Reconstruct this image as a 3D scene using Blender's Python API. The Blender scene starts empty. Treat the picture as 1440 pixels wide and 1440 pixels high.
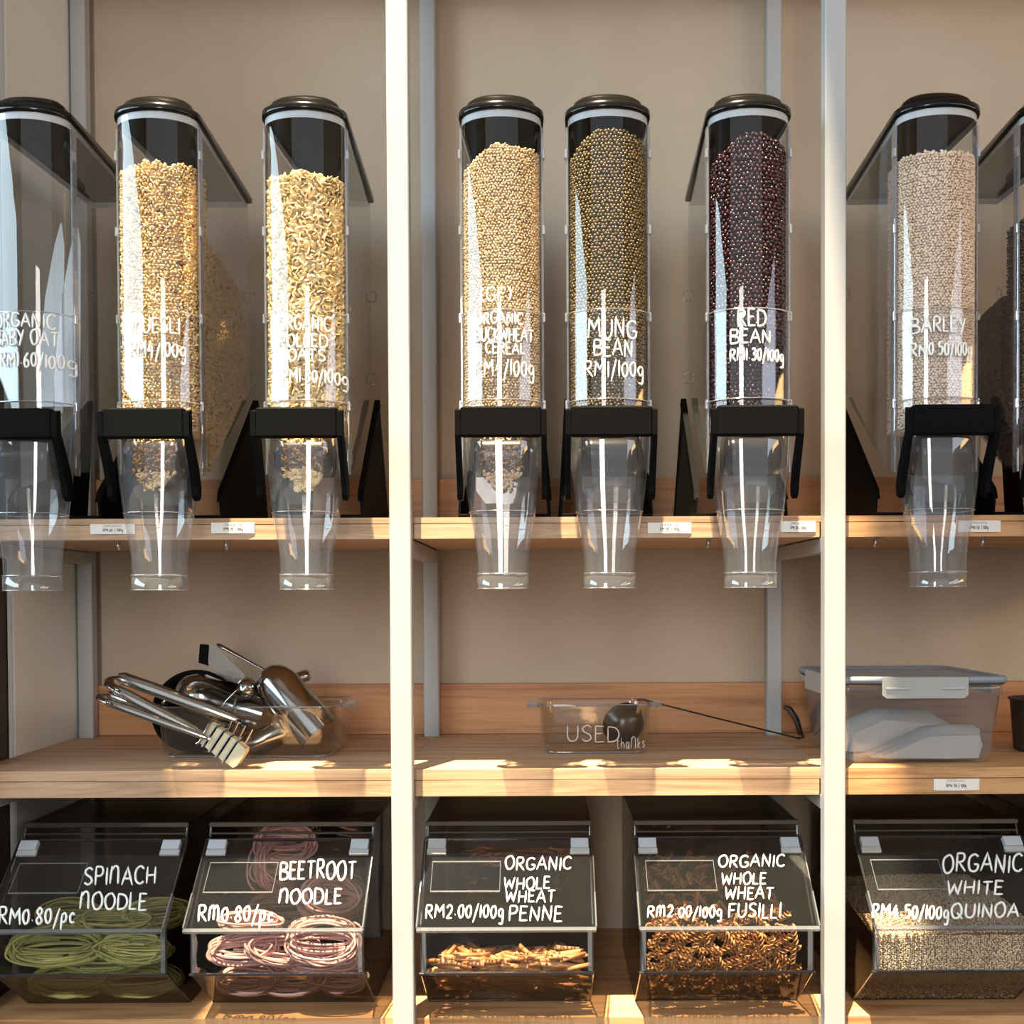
import bpy, math, random
import numpy as np
from mathutils import Vector, Matrix
R = math.radians
rnd = random.Random(7)
nr = np.random.default_rng(7)
scene = bpy.context.scene
COL = scene.collection
# ------------------------------------------------------------------ camera
F, CX, CY, D, H = 1360.0, 765.0, 864.0, 1.7, 1.4
camd = bpy.data.cameras.new('camera'); cam = bpy.data.objects.new('camera', camd); COL.objects.link(cam)
camd.sensor_width = 36; camd.sensor_height = 36; camd.lens = F / 1440 * 36
camd.shift_x = -(CX - 720) / 1440; camd.shift_y = (CY - 720) / 1440
CAMP = Vector((0, -D, H))
CAMR = Matrix.Rotation(R(89.0), 3, 'X') @ Matrix.Rotation(R(-0.25), 3, 'Z')
cam.matrix_world = Matrix.Translation(CAMP) @ CAMR.to_4x4()
camd.clip_start = 0.05
scene.camera = cam
# ------------------------------------------------------------------ view, world, lights
vs = scene.view_settings
vs.view_transform = 'Standard'; vs.look = 'None'; vs.gamma = 1; vs.use_curve_mapping = False; vs.exposure = 0.0
scene.cycles.transparent_max_bounces = 40
scene.cycles.max_bounces = 10; scene.cycles.diffuse_bounces = 5; scene.cycles.glossy_bounces = 5
scene.cycles.sample_clamp_indirect = 4.0
w = bpy.data.worlds.new('sky'); scene.world = w; w.use_nodes = True
w.node_tree.nodes['Background'].inputs[0].default_value = (0.62, 0.8, 1.0, 1)
w.node_tree.nodes['Background'].inputs[1].default_value = 0.4
SUND = Vector((0.12, 0.24, -1.0)).normalized()
def light(name, kind, loc, direction, energy, color, **kw):
    l = bpy.data.lights.new(name, kind); l.energy = energy; l.color = color
    for k, v in kw.items(): setattr(l, k, v)
    o = bpy.data.objects.new(name, l); COL.objects.link(o); o.location = loc
    o.rotation_euler = Vector(direction).to_track_quat('-Z', 'Z' if abs(direction[2]) < .9 else 'Y').to_euler()
    return o
light('sun', 'SUN', (0, -1, 5), SUND, 27.0, (1.0, 0.82, 0.52), angle=R(0.9))
light('window_daylight', 'AREA', (-3.45, -2.0, 2.95), (1, 0, 0), 185, (0.66, 0.88, 1.0), shape='RECTANGLE', size=1.3, size_y=4.0)
light('shopfront_daylight', 'AREA', (-0.55, -4.9, 2.25), (0, 1, 0), 78, (1.0, 0.94, 0.86), shape='RECTANGLE', size=0.7, size_y=2.4)
light('front_fill', 'AREA', (0.0, -4.95, 3.4), (0, 1, 0), 30, (1.0, 0.95, 0.90), shape='RECTANGLE', size=6.0, size_y=3.4)  # broad weak fill lamp, added behind the camera to raise the ambient light
light('side_window_daylight', 'AREA', (2.95, -3.3, 2.6), (-1, 0, 0), 42, (0.78, 0.84, 1.0), shape='RECTANGLE', size=0.9, size_y=3.2)
light('door_glow', 'AREA', (2.95, -1.75, 2.2), (-1, 0, 0), 34, (1.0, 0.62, 0.26), shape='RECTANGLE', size=0.30, size_y=3.0)

# ------------------------------------------------------------------ projection helpers
def ray(px, py):
    return CAMR @ Vector(((px - CX) / F, -(py - CY) / F, -1.0))
def at(px, py, Y):
    d = ray(px, py); t = (Y + D) / d.y
    return CAMP + d * t
def atz(px, py, z):
    d = ray(px, py); t = (z - H) / d.z
    return CAMP + d * t
def atplane(px, py, p0, n):
    d = ray(px, py); t = (Vector(p0) - CAMP).dot(Vector(n)) / d.dot(Vector(n))
    return CAMP + d * t
# ------------------------------------------------------------------ materials
def newmat(name):
    m = bpy.data.materials.new(name); m.use_nodes = True
    nt = m.node_tree; nt.nodes.clear()
    out = nt.nodes.new('ShaderNodeOutputMaterial')
    return m, nt, out
def N(nt, t, **kw):
    n = nt.nodes.new(t)
    for k, v in kw.items():
        if k.startswith('i_'):
            key = k[2:]
            n.inputs[int(key) if key.isdigit() else key.replace('_', ' ')].default_value = v
        else: setattr(n, k, v)
    return n
def ramp(nt, stops):
    n = nt.nodes.new('ShaderNodeValToRGB'); e = n.color_ramp.elements
    while len(e) < len(stops): e.new(0.5)
    for k, (p, c) in enumerate(stops):
        e[k].position = p; e[k].color = (*c, 1)
    return n
def plain(name, col, rough=0.5, metal=0.0, bump=0.0, bscale=60, mottle=0.0, spec=0.5, coat=0.0):
    m, nt, out = newmat(name)
    b = N(nt, 'ShaderNodeBsdfPrincipled', i_Roughness=rough, i_Metallic=metal)
    b.inputs['Base Color'].default_value = (*col, 1); b.inputs['Specular IOR Level'].default_value = spec
    b.inputs['Coat Weight'].default_value = coat
    tc = N(nt, 'ShaderNodeTexCoord')
    if mottle:
        n = N(nt, 'ShaderNodeTexNoise', i_Scale=3.0, i_Detail=5.0); nt.links.new(tc.outputs['Object'], n.inputs['Vector'])
        r = ramp(nt, [(0.3, tuple(c * (1 - mottle) for c in col)), (0.7, tuple(min(1, c * (1 + mottle)) for c in col))])
        nt.links.new(n.outputs[0], r.inputs[0]); nt.links.new(r.outputs[0], b.inputs['Base Color'])
    if bump:
        n = N(nt, 'ShaderNodeTexNoise', i_Scale=bscale, i_Detail=4.0); nt.links.new(tc.outputs['Object'], n.inputs['Vector'])
        bp = N(nt, 'ShaderNodeBump', i_Strength=bump, i_Distance=0.002)
        nt.links.new(n.outputs[0], bp.inputs['Height']); nt.links.new(bp.outputs[0], b.inputs['Normal'])
    nt.links.new(b.outputs[0], out.inputs[0])
    return m
def wood(name, a, b_, c, rough=0.5, off=0.0):
    m, nt, out = newmat(name)
    b = N(nt, 'ShaderNodeBsdfPrincipled', i_Roughness=rough)
    tc = N(nt, 'ShaderNodeTexCoord'); mp = N(nt, 'ShaderNodeMapping'); mp.inputs['Scale'].default_value = (1.2, 14, 22); mp.inputs['Location'].default_value = (off, off * 2, off)
    nt.links.new(tc.outputs['Object'], mp.inputs[0])
    n1 = N(nt, 'ShaderNodeTexNoise', i_Scale=1.6, i_Detail=7.0, i_Roughness=0.62, i_Distortion=0.8); nt.links.new(mp.outputs[0], n1.inputs['Vector'])
    mp2 = N(nt, 'ShaderNodeMapping'); mp2.inputs['Scale'].default_value = (4, 70, 130); nt.links.new(tc.outputs['Object'], mp2.inputs[0])
    n2 = N(nt, 'ShaderNodeTexNoise', i_Scale=1.2, i_Detail=4.0); nt.links.new(mp2.outputs[0], n2.inputs['Vector'])
    mx = N(nt, 'ShaderNodeMath', operation='MULTIPLY_ADD'); mx.inputs[1].default_value = 0.3
    nt.links.new(n2.outputs[0], mx.inputs[0]); nt.links.new(n1.outputs[0], mx.inputs[2])
    r = ramp(nt, [(0.42, a), (0.62, b_), (0.85, c)]); nt.links.new(mx.outputs[0], r.inputs[0])
    # knots
    vo = N(nt, 'ShaderNodeTexVoronoi', i_Scale=3.2); mp3 = N(nt, 'ShaderNodeMapping'); mp3.inputs['Scale'].default_value = (1, 1.5, 2.2); mp3.inputs['Location'].default_value = (off * 3, 0.3, off)
    nt.links.new(tc.outputs['Object'], mp3.inputs[0]); nt.links.new(mp3.outputs[0], vo.inputs['Vector'])
    kr = ramp(nt, [(0.02, (0.16, 0.16, 0.16)), (0.075, (1, 1, 1))]); nt.links.new(vo.outputs['Distance'], kr.inputs[0])
    mm = N(nt, 'ShaderNodeMix', data_type='RGBA', blend_type='MULTIPLY'); mm.inputs[0].default_value = 0.8
    nt.links.new(r.outputs[0], mm.inputs[6]); nt.links.new(kr.outputs[0], mm.inputs[7]); nt.links.new(mm.outputs[2], b.inputs['Base Color'])
    bp = N(nt, 'ShaderNodeBump', i_Strength=0.25, i_Distance=0.001); nt.links.new(n2.outputs[0], bp.inputs['Height']); nt.links.new(bp.outputs[0], b.inputs['Normal'])
    nt.links.new(b.outputs[0], out.inputs[0])
    return m
def clear(name, tint, base=0.045, rough=0.02, haze=0.0, hazecol=(0.8, 0.85, 0.9), gain=1.0):
    """thin clear plastic / glass wall: straight transmission plus a Schlick reflection"""
    m, nt, out = newmat(name)
    lw = N(nt, 'ShaderNodeLayerWeight', i_Blend=0.5)
    pw = N(nt, 'ShaderNodeMath', operation='POWER'); pw.inputs[1].default_value = 4.2; nt.links.new(lw.outputs['Facing'], pw.inputs[0])
    ma = N(nt, 'ShaderNodeMath', operation='MULTIPLY_ADD', use_clamp=True); ma.inputs[1].default_value = 0.75 * gain; ma.inputs[2].default_value = base
    nt.links.new(pw.outputs[0], ma.inputs[0])
    tr = N(nt, 'ShaderNodeBsdfTransparent'); tr.inputs[0].default_value = (*tint, 1)
    gl = N(nt, 'ShaderNodeBsdfGlossy', i_Roughness=rough); gl.inputs[0].default_value = (1, 1, 1, 1)
    tc = N(nt, 'ShaderNodeTexCoord'); n = N(nt, 'ShaderNodeTexNoise', i_Scale=9.0, i_Detail=1.0); nt.links.new(tc.outputs['Object'], n.inputs['Vector'])
    bp = N(nt, 'ShaderNodeBump', i_Strength=0.16, i_Distance=0.004); nt.links.new(n.outputs[0], bp.inputs['Height']); nt.links.new(bp.outputs[0], gl.inputs['Normal'])
    mix = N(nt, 'ShaderNodeMixShader'); nt.links.new(ma.outputs[0], mix.inputs[0])
    src = tr
    if haze:
        df = N(nt, 'ShaderNodeBsdfDiffuse'); df.inputs[0].default_value = (*hazecol, 1)
        m2 = N(nt, 'ShaderNodeMixShader'); m2.inputs[0].default_value = haze
        nt.links.new(tr.outputs[0], m2.inputs[1]); nt.links.new(df.outputs[0], m2.inputs[2]); src = m2
    nt.links.new(src.outputs[0], mix.inputs[1]); nt.links.new(gl.outputs[0], mix.inputs[2])
    nt.links.new(mix.outputs[0], out.inputs[0])
    return m
def grainmat(name, stops, rough=0.55, spec=0.4, sss=0.0):
    m, nt, out = newmat(name)
    b = N(nt, 'ShaderNodeBsdfPrincipled', i_Roughness=rough); b.inputs['Specular IOR Level'].default_value = spec
    g = N(nt, 'ShaderNodeNewGeometry'); r = ramp(nt, stops)
    nt.links.new(g.outputs['Random Per Island'], r.inputs[0])
    tc = N(nt, 'ShaderNodeTexCoord'); n = N(nt, 'ShaderNodeTexNoise', i_Scale=500.0, i_Detail=2.0); nt.links.new(tc.outputs['Object'], n.inputs['Vector'])
    mm = N(nt, 'ShaderNodeMix', data_type='RGBA', blend_type='MULTIPLY'); mm.inputs[0].default_value = 0.5
    rr = ramp(nt, [(0.3, (0.6, 0.6, 0.6)), (0.7, (1, 1, 1))]); nt.links.new(n.outputs[0], rr.inputs[0])
    nt.links.new(r.outputs[0], mm.inputs[6]); nt.links.new(rr.outputs[0], mm.inputs[7]); nt.links.new(mm.outputs[2], b.inputs['Base Color'])
    nt.links.new(b.outputs[0], out.inputs[0])
    return m
def objrand(name, stops, rough=0.5, metal=0.0):
    m, nt, out = newmat(name)
    b = N(nt, 'ShaderNodeBsdfPrincipled', i_Roughness=rough, i_Metallic=metal)
    g = N(nt, 'ShaderNodeObjectInfo'); r = ramp(nt, stops); nt.links.new(g.outputs['Random'], r.inputs[0])
    nt.links.new(r.outputs[0], b.inputs['Base Color']); nt.links.new(b.outputs[0], out.inputs[0])
    return m
M = dict(
    wall=plain('wall_paint', (0.47, 0.39, 0.30), 0.8, bump=0.15, bscale=90, mottle=0.07),
    room=plain('room_paint', (0.28, 0.23, 0.18), 0.8, mottle=0.1),
    pier=plain('pier_paint', (0.78, 0.79, 0.76), 0.7, mottle=0.04),
    dark=plain('dark_brown_panel', (0.045, 0.028, 0.02), 0.6, mottle=0.3),
    floor=plain('floor_concrete', (0.10, 0.085, 0.07), 0.6, mottle=0.2),
    steel_white=plain('white_powder_coat', (0.40, 0.41, 0.425), 0.42, bump=0.08, bscale=400),
    pine=wood('pine_board', (0.43, 0.265, 0.155), (0.55, 0.355, 0.22), (0.32, 0.185, 0.10)),
    pine2=wood('pine_board_orange', (0.50, 0.26, 0.115), (0.60, 0.34, 0.16), (0.36, 0.17, 0.07), off=2.2),
    splash=wood('pine_backsplash', (0.42, 0.195, 0.085), (0.52, 0.26, 0.115), (0.33, 0.145, 0.065), off=4.0),
    black=plain('black_plastic', (0.0045, 0.0045, 0.005), 0.55, spec=0.03),
    lid=plain('glossy_black_lid', (0.006, 0.006, 0.006), 0.14, spec=0.35),
    gasket=plain('frosted_grey_ring', (0.50, 0.53, 0.56), 0.35),
    clear=clear('clear_polycarbonate', (0.95, 0.955, 0.96), gain=0.9, base=0.05),
    hopper=clear('clear_hopper_plastic', (0.80, 0.79, 0.78), base=0.03, haze=0.03),
    nozzle=clear('clear_nozzle_plastic', (0.93, 0.935, 0.95), base=0.07, haze=0.05, gain=1.2),
    rail=clear('clear_rail', (0.66, 0.64, 0.68), base=0.12, haze=0.12),
    bin=clear('smoke_tint_plastic', (0.62, 0.59, 0.56), base=0.04, gain=0.7),
    binclear=clear('clear_bin_front', (0.84, 0.83, 0.83), base=0.03, gain=0.7, haze=0.005),
    flap=clear('murky_rotor', (0.42, 0.38, 0.35), base=0.02, rough=0.2, haze=0.12, hazecol=(0.12, 0.10, 0.09)), frontclear=clear('clear_bin_window', (0.95, 0.95, 0.95), base=0.03, gain=0.7),
    glass=clear('dish_glass', (0.90, 0.90, 0.88), base=0.06, gain=1.3),
    tub=clear('tub_plastic', (0.90, 0.92, 0.94), base=0.05, rough=0.08, haze=0.07, hazecol=(0.5, 0.55, 0.62)),
    tublid=plain('grey_blue_lid', (0.22, 0.26, 0.32), 0.3),
    latch=clear('frosted_latch', (0.7, 0.73, 0.76), base=0.05, rough=0.2, haze=0.5, hazecol=(0.65, 0.67, 0.68)),
    hinge=plain('frosted_white_hinge', (0.42, 0.45, 0.50), 0.35),
    binedge=plain('smoke_plastic_edge', (0.03, 0.028, 0.03), 0.12, coat=0.5),
    bright=clear('clear_thick_edge', (0.75, 0.75, 0.8), base=0.35, rough=0.1, haze=0.15),
    ink=plain('white_paint_marker', (0.88, 0.88, 0.86), 0.45),
    faint=plain('worn_white_marker', (0.55, 0.52, 0.5), 0.6),
    tinyink=plain('black_print', (0.03, 0.03, 0.03), 0.6),
    card=plain('white_card', (0.82, 0.80, 0.76), 0.55),
    steel=plain('stainless_steel', (0.50, 0.48, 0.455), 0.13, 1.0),
    brushed=plain('brushed_steel', (0.46, 0.44, 0.41), 0.28, 1.0, bump=0.1, bscale=200),
    bolt=plain('zinc_bolt', (0.5, 0.5, 0.52), 0.3, 1.0),
    cream=plain('cream_gripper', (0.66, 0.56, 0.36), 0.35),
    paper=plain('crumpled_white_paper', (0.66, 0.62, 0.58), 0.8, bump=0.8, bscale=30),
    darkladle=plain('dark_steel_ladle', (0.10, 0.09, 0.085), 0.28, 0.9),
)
# ------------------------------------------------------------------ mesh helpers
class MB:
    def __init__(s): s.v = []; s.f = []; s.sm = []
    def add(s, vs, fs, smooth=False):
        o = len(s.v); s.v += [tuple(v) for v in vs]; s.f += [tuple(i + o for i in f) for f in fs]; s.sm += [smooth] * len(fs); return s
    def box(s, x0, x1, y0, y1, z0, z1):
        v = [(x, y, z) for z in (z0, z1) for y in (y0, y1) for x in (x0, x1)]
        return s.add(v, [(0, 2, 3, 1), (4, 5, 7, 6), (0, 1, 5, 4), (2, 6, 7, 3), (0, 4, 6, 2), (1, 3, 7, 5)])
    def bbox(s, x0, x1, y0, y1, z0, z1, b=0.002):
        """box with chamfered vertical + horizontal edges"""
        secs = []
        for z, i in ((z0, b), (z0 + b, 0), (z1 - b, 0), (z1, b)):
            c = [(x0 + i + b, y0 + i), (x1 - i - b, y0 + i), (x1 - i, y0 + i + b), (x1 - i, y1 - i - b), (x1 - i - b, y1 - i), (x0 + i + b, y1 - i), (x0 + i, y1 - i - b), (x0 + i, y0 + i + b)]
            secs.append([(x, y, z) for x, y in c])
        return s.loft(secs, cap=True, smooth=False)
    def loft(s, secs, cap=False, smooth=True, closed=True):
        n = len(secs[0]); v = [p for sec in secs for p in sec]; f = []
        m = n if closed else n - 1
        for k in range(len(secs) - 1):
            for i in range(m):
                j = (i + 1) % n
                f.append((k * n + i, k * n + j, (k + 1) * n + j, (k + 1) * n + i))
        s.add(v, f, smooth)
        if cap in (True, 'bottom'): s.add(secs[0], [tuple(range(n))[::-1]])
        if cap in (True, 'top'): s.add(secs[-1], [tuple(range(n))])
        return s
    def prism(s, pts, axis, a, b):
        """polygon in the other two axes extruded along axis"""
        def mk(p, t):
            return {'x': (t, p[0], p[1]), 'y': (p[0], t, p[1]), 'z': (p[0], p[1], t)}[axis]
        return s.loft([[mk(p, a) for p in pts], [mk(p, b) for p in pts]], cap=True, smooth=False)
    def tube(s, path, r, n=8, smooth=True, cap=True, flat=1.0, up=None):
        path = [Vector(p) for p in path]
        if len(path) < 2: return s
        secs = []; prev = None
        for i, p in enumerate(path):
            t = (path[min(i + 1, len(path) - 1)] - path[max(i - 1, 0)])
            if t.length < 1e-9: t = Vector((1, 0, 0))
            t.normalize()
            ref = Vector(up) if up else (prev if prev is not None else (Vector((0, 0, 1)) if abs(t.z) < .9 else Vector((1, 0, 0))))
            b = ref - t * ref.dot(t)
            if b.length < 1e-6: b = Vector((0, 1, 0)) - t * t.y
            b.normalize(); prev = b; c = t.cross(b)
            rr = r[i] if isinstance(r, (list, tuple)) else r
            secs.append([p + b * (math.cos(2 * math.pi * k / n) * rr * flat) + c * (math.sin(2 * math.pi * k / n) * rr) for k in range(n)])
        return s.loft(secs, cap=cap, smooth=smooth)
    def lathe(s, prof, c=(0, 0, 0), n=32, mat=None, cap=False):
        c = Vector(c); secs = []
        for r, z in prof:
            secs.append([c + ((mat @ Vector((r * math.cos(a), r * math.sin(a), z))) if mat else Vector((r * math.cos(a), r * math.sin(a), z))) for a in [2 * math.pi * k / n for k in range(n)]])
        return s.loft(secs, cap=cap)
    def build(s, name, mat, parent=None, smooth=None, world=True):
        me = bpy.data.meshes.new(name)
        off = Vector((0, 0, 0))
        if parent is not None and world: off = parent.location.copy() if parent.parent is None else parent.parent.location.copy()
        if parent is not None and parent.parent is not None and parent.parent.parent is not None: off = parent.parent.parent.location.copy()
        me.from_pydata([(v[0] - off.x, v[1] - off.y, v[2] - off.z) for v in s.v], [], s.f)
        me.polygons.foreach_set('use_smooth', [bool(x) if smooth is None else smooth for x in s.sm])
        me.materials.append(mat); me.update()
        o = bpy.data.objects.new(name, me); COL.objects.link(o)
        if parent is not None: o.parent = parent
        return o
def root(name, loc, label, cat, group=None):
    o = bpy.data.objects.new(name, None); COL.objects.link(o); o.location = loc; o.empty_display_size = 0.05
    return tag(o, label, cat, group)
def tag(o, label, cat, group=None, kind=None):
    o['label'] = label; o['category'] = cat
    if group: o['group'] = group
    if kind: o['kind'] = kind
    return o
def struct(o): o['kind'] = 'structure'; return o
def fromnp(name, V, Fc, mat, smooth=True):
    me = bpy.data.meshes.new(name)
    V = np.asarray(V, dtype=np.float32); Fc = np.asarray(Fc, dtype=np.int32); k = Fc.shape[1]
    me.vertices.add(len(V)); me.vertices.foreach_set('co', V.ravel())
    me.loops.add(Fc.size); me.loops.foreach_set('vertex_index', Fc.ravel())
    me.polygons.add(len(Fc)); me.polygons.foreach_set('loop_start', np.arange(0, Fc.size, k, dtype=np.int32))
    me.polygons.foreach_set('use_smooth', np.full(len(Fc), smooth)); me.materials.append(mat)
    me.update(calc_edges=True); me.validate()
    o = bpy.data.objects.new(name, me); COL.objects.link(o); return o
def ico(sub=0):
    t = (1 + 5 ** .5) / 2
    v = [(-1, t, 0), (1, t, 0), (-1, -t, 0), (1, -t, 0), (0, -1, t), (0, 1, t), (0, -1, -t), (0, 1, -t), (t, 0, -1), (t, 0, 1), (-t, 0, -1), (-t, 0, 1)]
    f = [(0, 11, 5), (0, 5, 1), (0, 1, 7), (0, 7, 10), (0, 10, 11), (1, 5, 9), (5, 11, 4), (11, 10, 2), (10, 7, 6), (7, 1, 8), (3, 9, 4), (3, 4, 2), (3, 2, 6), (3, 6, 8), (3, 8, 9), (4, 9, 5), (2, 4, 11), (6, 2, 10), (8, 6, 7), (9, 8, 1)]
    v = [np.array(p, float) / np.linalg.norm(p) for p in v]
    for _ in range(sub):
        nf = []; cache = {}
        def mid(a, b):
            k = (min(a, b), max(a, b))
            if k not in cache:
                p = v[a] + v[b]; v.append(p / np.linalg.norm(p)); cache[k] = len(v) - 1
            return cache[k]
        for a, b, c in f:
            x, y, z = mid(a, b), mid(b, c), mid(c, a); nf += [(a, x, z), (b, y, x), (c, z, y), (x, y, z)]
        f = nf
    return np.array(v), np.array(f)
ICO0, ICO1 = ico(0), ico(1)
def sphere8():
    V = [(0, 0, 1)]; Fs = []
    for z in (0.5, -0.5):
        for k in range(6):
            a = math.pi / 3 * (k + (0.5 if z < 0 else 0)); V.append((.866 * math.cos(a), .866 * math.sin(a), z))
    V.append((0, 0, -1))
    for k in range(6):
        a, b, c, d = 1 + k, 1 + (k + 1) % 6, 7 + k, 7 + (k + 1) % 6
        Fs += [(0, a, b), (a, c, b), (b, c, d), (c, 13, d)]
    return np.array(V), np.array(Fs)
SPH = sphere8()
def randrot(n):
    q = nr.normal(size=(n, 4)); q /= np.linalg.norm(q, axis=1)[:, None]; a, b, c, d = q.T
    return np.stack([np.stack([1 - 2 * (c * c + d * d), 2 * (b * c - a * d), 2 * (b * d + a * c)], -1), np.stack([2 * (b * c + a * d), 1 - 2 * (b * b + d * d), 2 * (c * d - a * b)], -1), np.stack([2 * (b * d - a * c), 2 * (c * d + a * b), 1 - 2 * (b * b + c * c)], -1)], 1)
def scatter(P, scl, base, jitter=0.15, warp=0.0):
    """copies of the base grain at points P, scl=(sx,sy,sz)"""
    P = np.asarray(P); n = len(P); V, Fc = base; V = V.copy()
    s = np.array(scl)[None, :] * (1 + nr.uniform(-jitter, jitter, (n, 3)))
    X = V[None] * s[:, None, :]
    if warp: X = X * (1 + nr.uniform(-warp, warp, (n, len(V), 1)))
    X = np.einsum('nij,nkj->nki', randrot(n), X) + P[:, None, :]
    Fa = (Fc[None] + (np.arange(n) * len(V))[:, None, None]).reshape(-1, 3)
    return X.reshape(-1, 3), Fa
# ------------------------------------------------------------------ handwriting: a stroke font
def _g(w, *st): return (w, [[tuple(map(float, p.split(','))) for p in s.strip('~').split()] + (['~'] if s.startswith('~') else []) for s in st])
GL = {
 'A': _g(.75, '0,0 .38,1 .75,0', '.13,.36 .64,.36'), 'B': _g(.65, '.05,0 .05,1', '~.05,1 .5,.95 .5,.62 .05,.54 .6,.42 .6,.08 .05,0'),
 'C': _g(.65, '~.62,.85 .4,1 .12,.85 .03,.5 .12,.14 .4,0 .64,.14'), 'D': _g(.7, '.05,0 .05,1', '~.05,1 .5,.9 .68,.5 .5,.1 .05,0'),
 'E': _g(.55, '.52,.97 .05,1 .04,0 .55,.02', '.05,.52 .45,.54'), 'F': _g(.55, '.55,.98 .05,.96 .05,0', '.05,.52 .45,.54'),
 'G': _g(.7, '~.64,.86 .4,1 .1,.84 .03,.46 .14,.1 .42,0 .64,.16 .66,.42', '.66,.42 .38,.42'), 'H': _g(.7, '.05,0 .07,1', '.62,0 .62,1', '.05,.48 .62,.52'),
 'I': _g(.15, '.08,0 .08,1'), 'K': _g(.62, '.05,0 .05,1', '.55,1 .07,.45 .6,0'), 'L': _g(.5, '.05,1 .04,0 .5,.02'),
 'M': _g(.85, '.03,0 .12,1 .42,.4 .72,1 .82,0'), 'N': _g(.7, '.05,0 .07,1 .6,0 .62,1'), 'n': _g(.7, '.03,0 .1,1', '~.1,.75 .3,1 .5,.97 .58,.7 .6,0'),
 'O': _g(.72, '~.36,1 .08,.8 .03,.42 .2,.03 .45,0 .66,.25 .68,.65 .52,.95 .36,1'), 'P': _g(.6, '.06,0 .06,1', '~.06,1 .45,.98 .56,.75 .42,.52 .06,.48'),
 'Q': _g(.78, '~.36,1 .08,.8 .03,.42 .2,.03 .45,0 .66,.25 .68,.65 .52,.95 .36,1', '.4,.35 .78,-.06'), 'R': _g(.65, '.06,0 .06,1', '~.06,1 .45,.98 .54,.75 .4,.55 .06,.5', '.2,.52 .64,0'),
 'S': _g(.6, '~.55,.87 .35,1 .1,.86 .12,.62 .46,.42 .54,.18 .3,0 .03,.12'), 'T': _g(.65, '.02,.97 .64,1', '.33,.98 .31,0'),
 'U': _g(.68, '~.05,1 .05,.3 .2,.02 .45,.02 .62,.3 .63,1'), 'W': _g(.95, '.03,1 .22,0 .47,.75 .7,0 .92,1'), 'Y': _g(.65, '.04,1 .32,.5', '.62,1 .2,-.15'),
 '0': _g(.5, '~.26,.95 .06,.75 .04,.35 .2,.02 .4,.15 .46,.55 .38,.88 .26,.95'), '1': _g(.16, '.1,0 .1,1'), '2': _g(.55, '~.05,.78 .25,1 .47,.85 .42,.5 .05,.03', '.05,.03 .52,.05'),
 '3': _g(.5, '~.05,.9 .3,1 .42,.78 .2,.54', '~.2,.54 .46,.42 .42,.1 .2,0 .03,.12'), '4': _g(.6, '.35,1 .05,.4 .56,.42', '.43,.75 .4,-.05'),
 '5': _g(.52, '.5,.98 .12,.96 .08,.55', '~.08,.55 .4,.6 .46,.25 .25,0 .04,.08'), '6': _g(.5, '~.4,1 .12,.65 .04,.25 .2,0 .42,.1 .42,.4 .25,.5 .06,.3'),
 '8': _g(.52, '~.26,.52 .08,.75 .26,1 .44,.78 .26,.52 .05,.25 .22,0 .45,.2 .26,.52'), '/': _g(.4, '.02,-.3 .42,1.05'), '.': _g(.2, '.06,.22 .12,.25'),
 '(': _g(.25, '~.22,1.05 .05,.7 .06,.2 .22,-.1'), ')': _g(.25, '~.03,1.05 .2,.7 .2,.2 .03,-.1'), ' ': (.35, []),
 'g': _g(.5, '~.42,.6 .2,.68 .05,.45 .15,.15 .36,.2 .42,.55', '~.42,.6 .44,0 .36,-.4 .1,-.35'), 'p': _g(.5, '.08,.62 .05,-.4', '~.06,.5 .28,.68 .42,.42 .3,.12 .06,.12'),
 'c': _g(.42, '~.38,.5 .2,.62 .05,.36 .15,.05 .38,.1'), 'm': _g(.85, '.04,0 .1,.9', '~.1,.7 .28,.95 .4,.75 .4,.05', '~.4,.7 .58,.95 .72,.75 .76,0'),
 't': _g(.4, '~.2,1 .14,.3 .2,.03 .36,.06', '.02,.66 .38,.7'), 'h': _g(.48, '.05,1 .05,0', '~.05,.4 .25,.6 .4,.4 .42,0'), 'a': _g(.48, '~.4,.5 .2,.6 .05,.35 .12,.04 .32,.06 .4,.5', '~.4,.5 .4,.1 .48,0'),
 'k': _g(.42, '.05,1 .05,0', '.35,.6 .06,.28 .4,0'), 's': _g(.38, '~.34,.5 .15,.6 .08,.42 .3,.25 .25,.02 .03,.06'), '-': _g(.4, '.03,.4 .36,.42'),
}
def crom(p, k=5):
    P = [p[0]] + list(p) + [p[-1]]; out = []
    for i in range(1, len(P) - 2):
        a, b, c, d = [np.array(q) for q in P[i - 1:i + 3]]
        for t in np.arange(k) / k:
            out.append(tuple(0.5 * ((2 * b) + (-a + c) * t + (2 * a - 5 * b + 4 * c - d) * t * t + (-a + 3 * b - 3 * c + d) * t ** 3)))
    out.append(tuple(p[-1])); return out
def subdiv(p, k=3):
    out = []
    for a, b in zip(p[:-1], p[1:]):
        for t in range(k): out.append((a[0] + (b[0] - a[0]) * t / k, a[1] + (b[1] - a[1]) * t / k))
    out.append(p[-1]); return out
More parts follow.
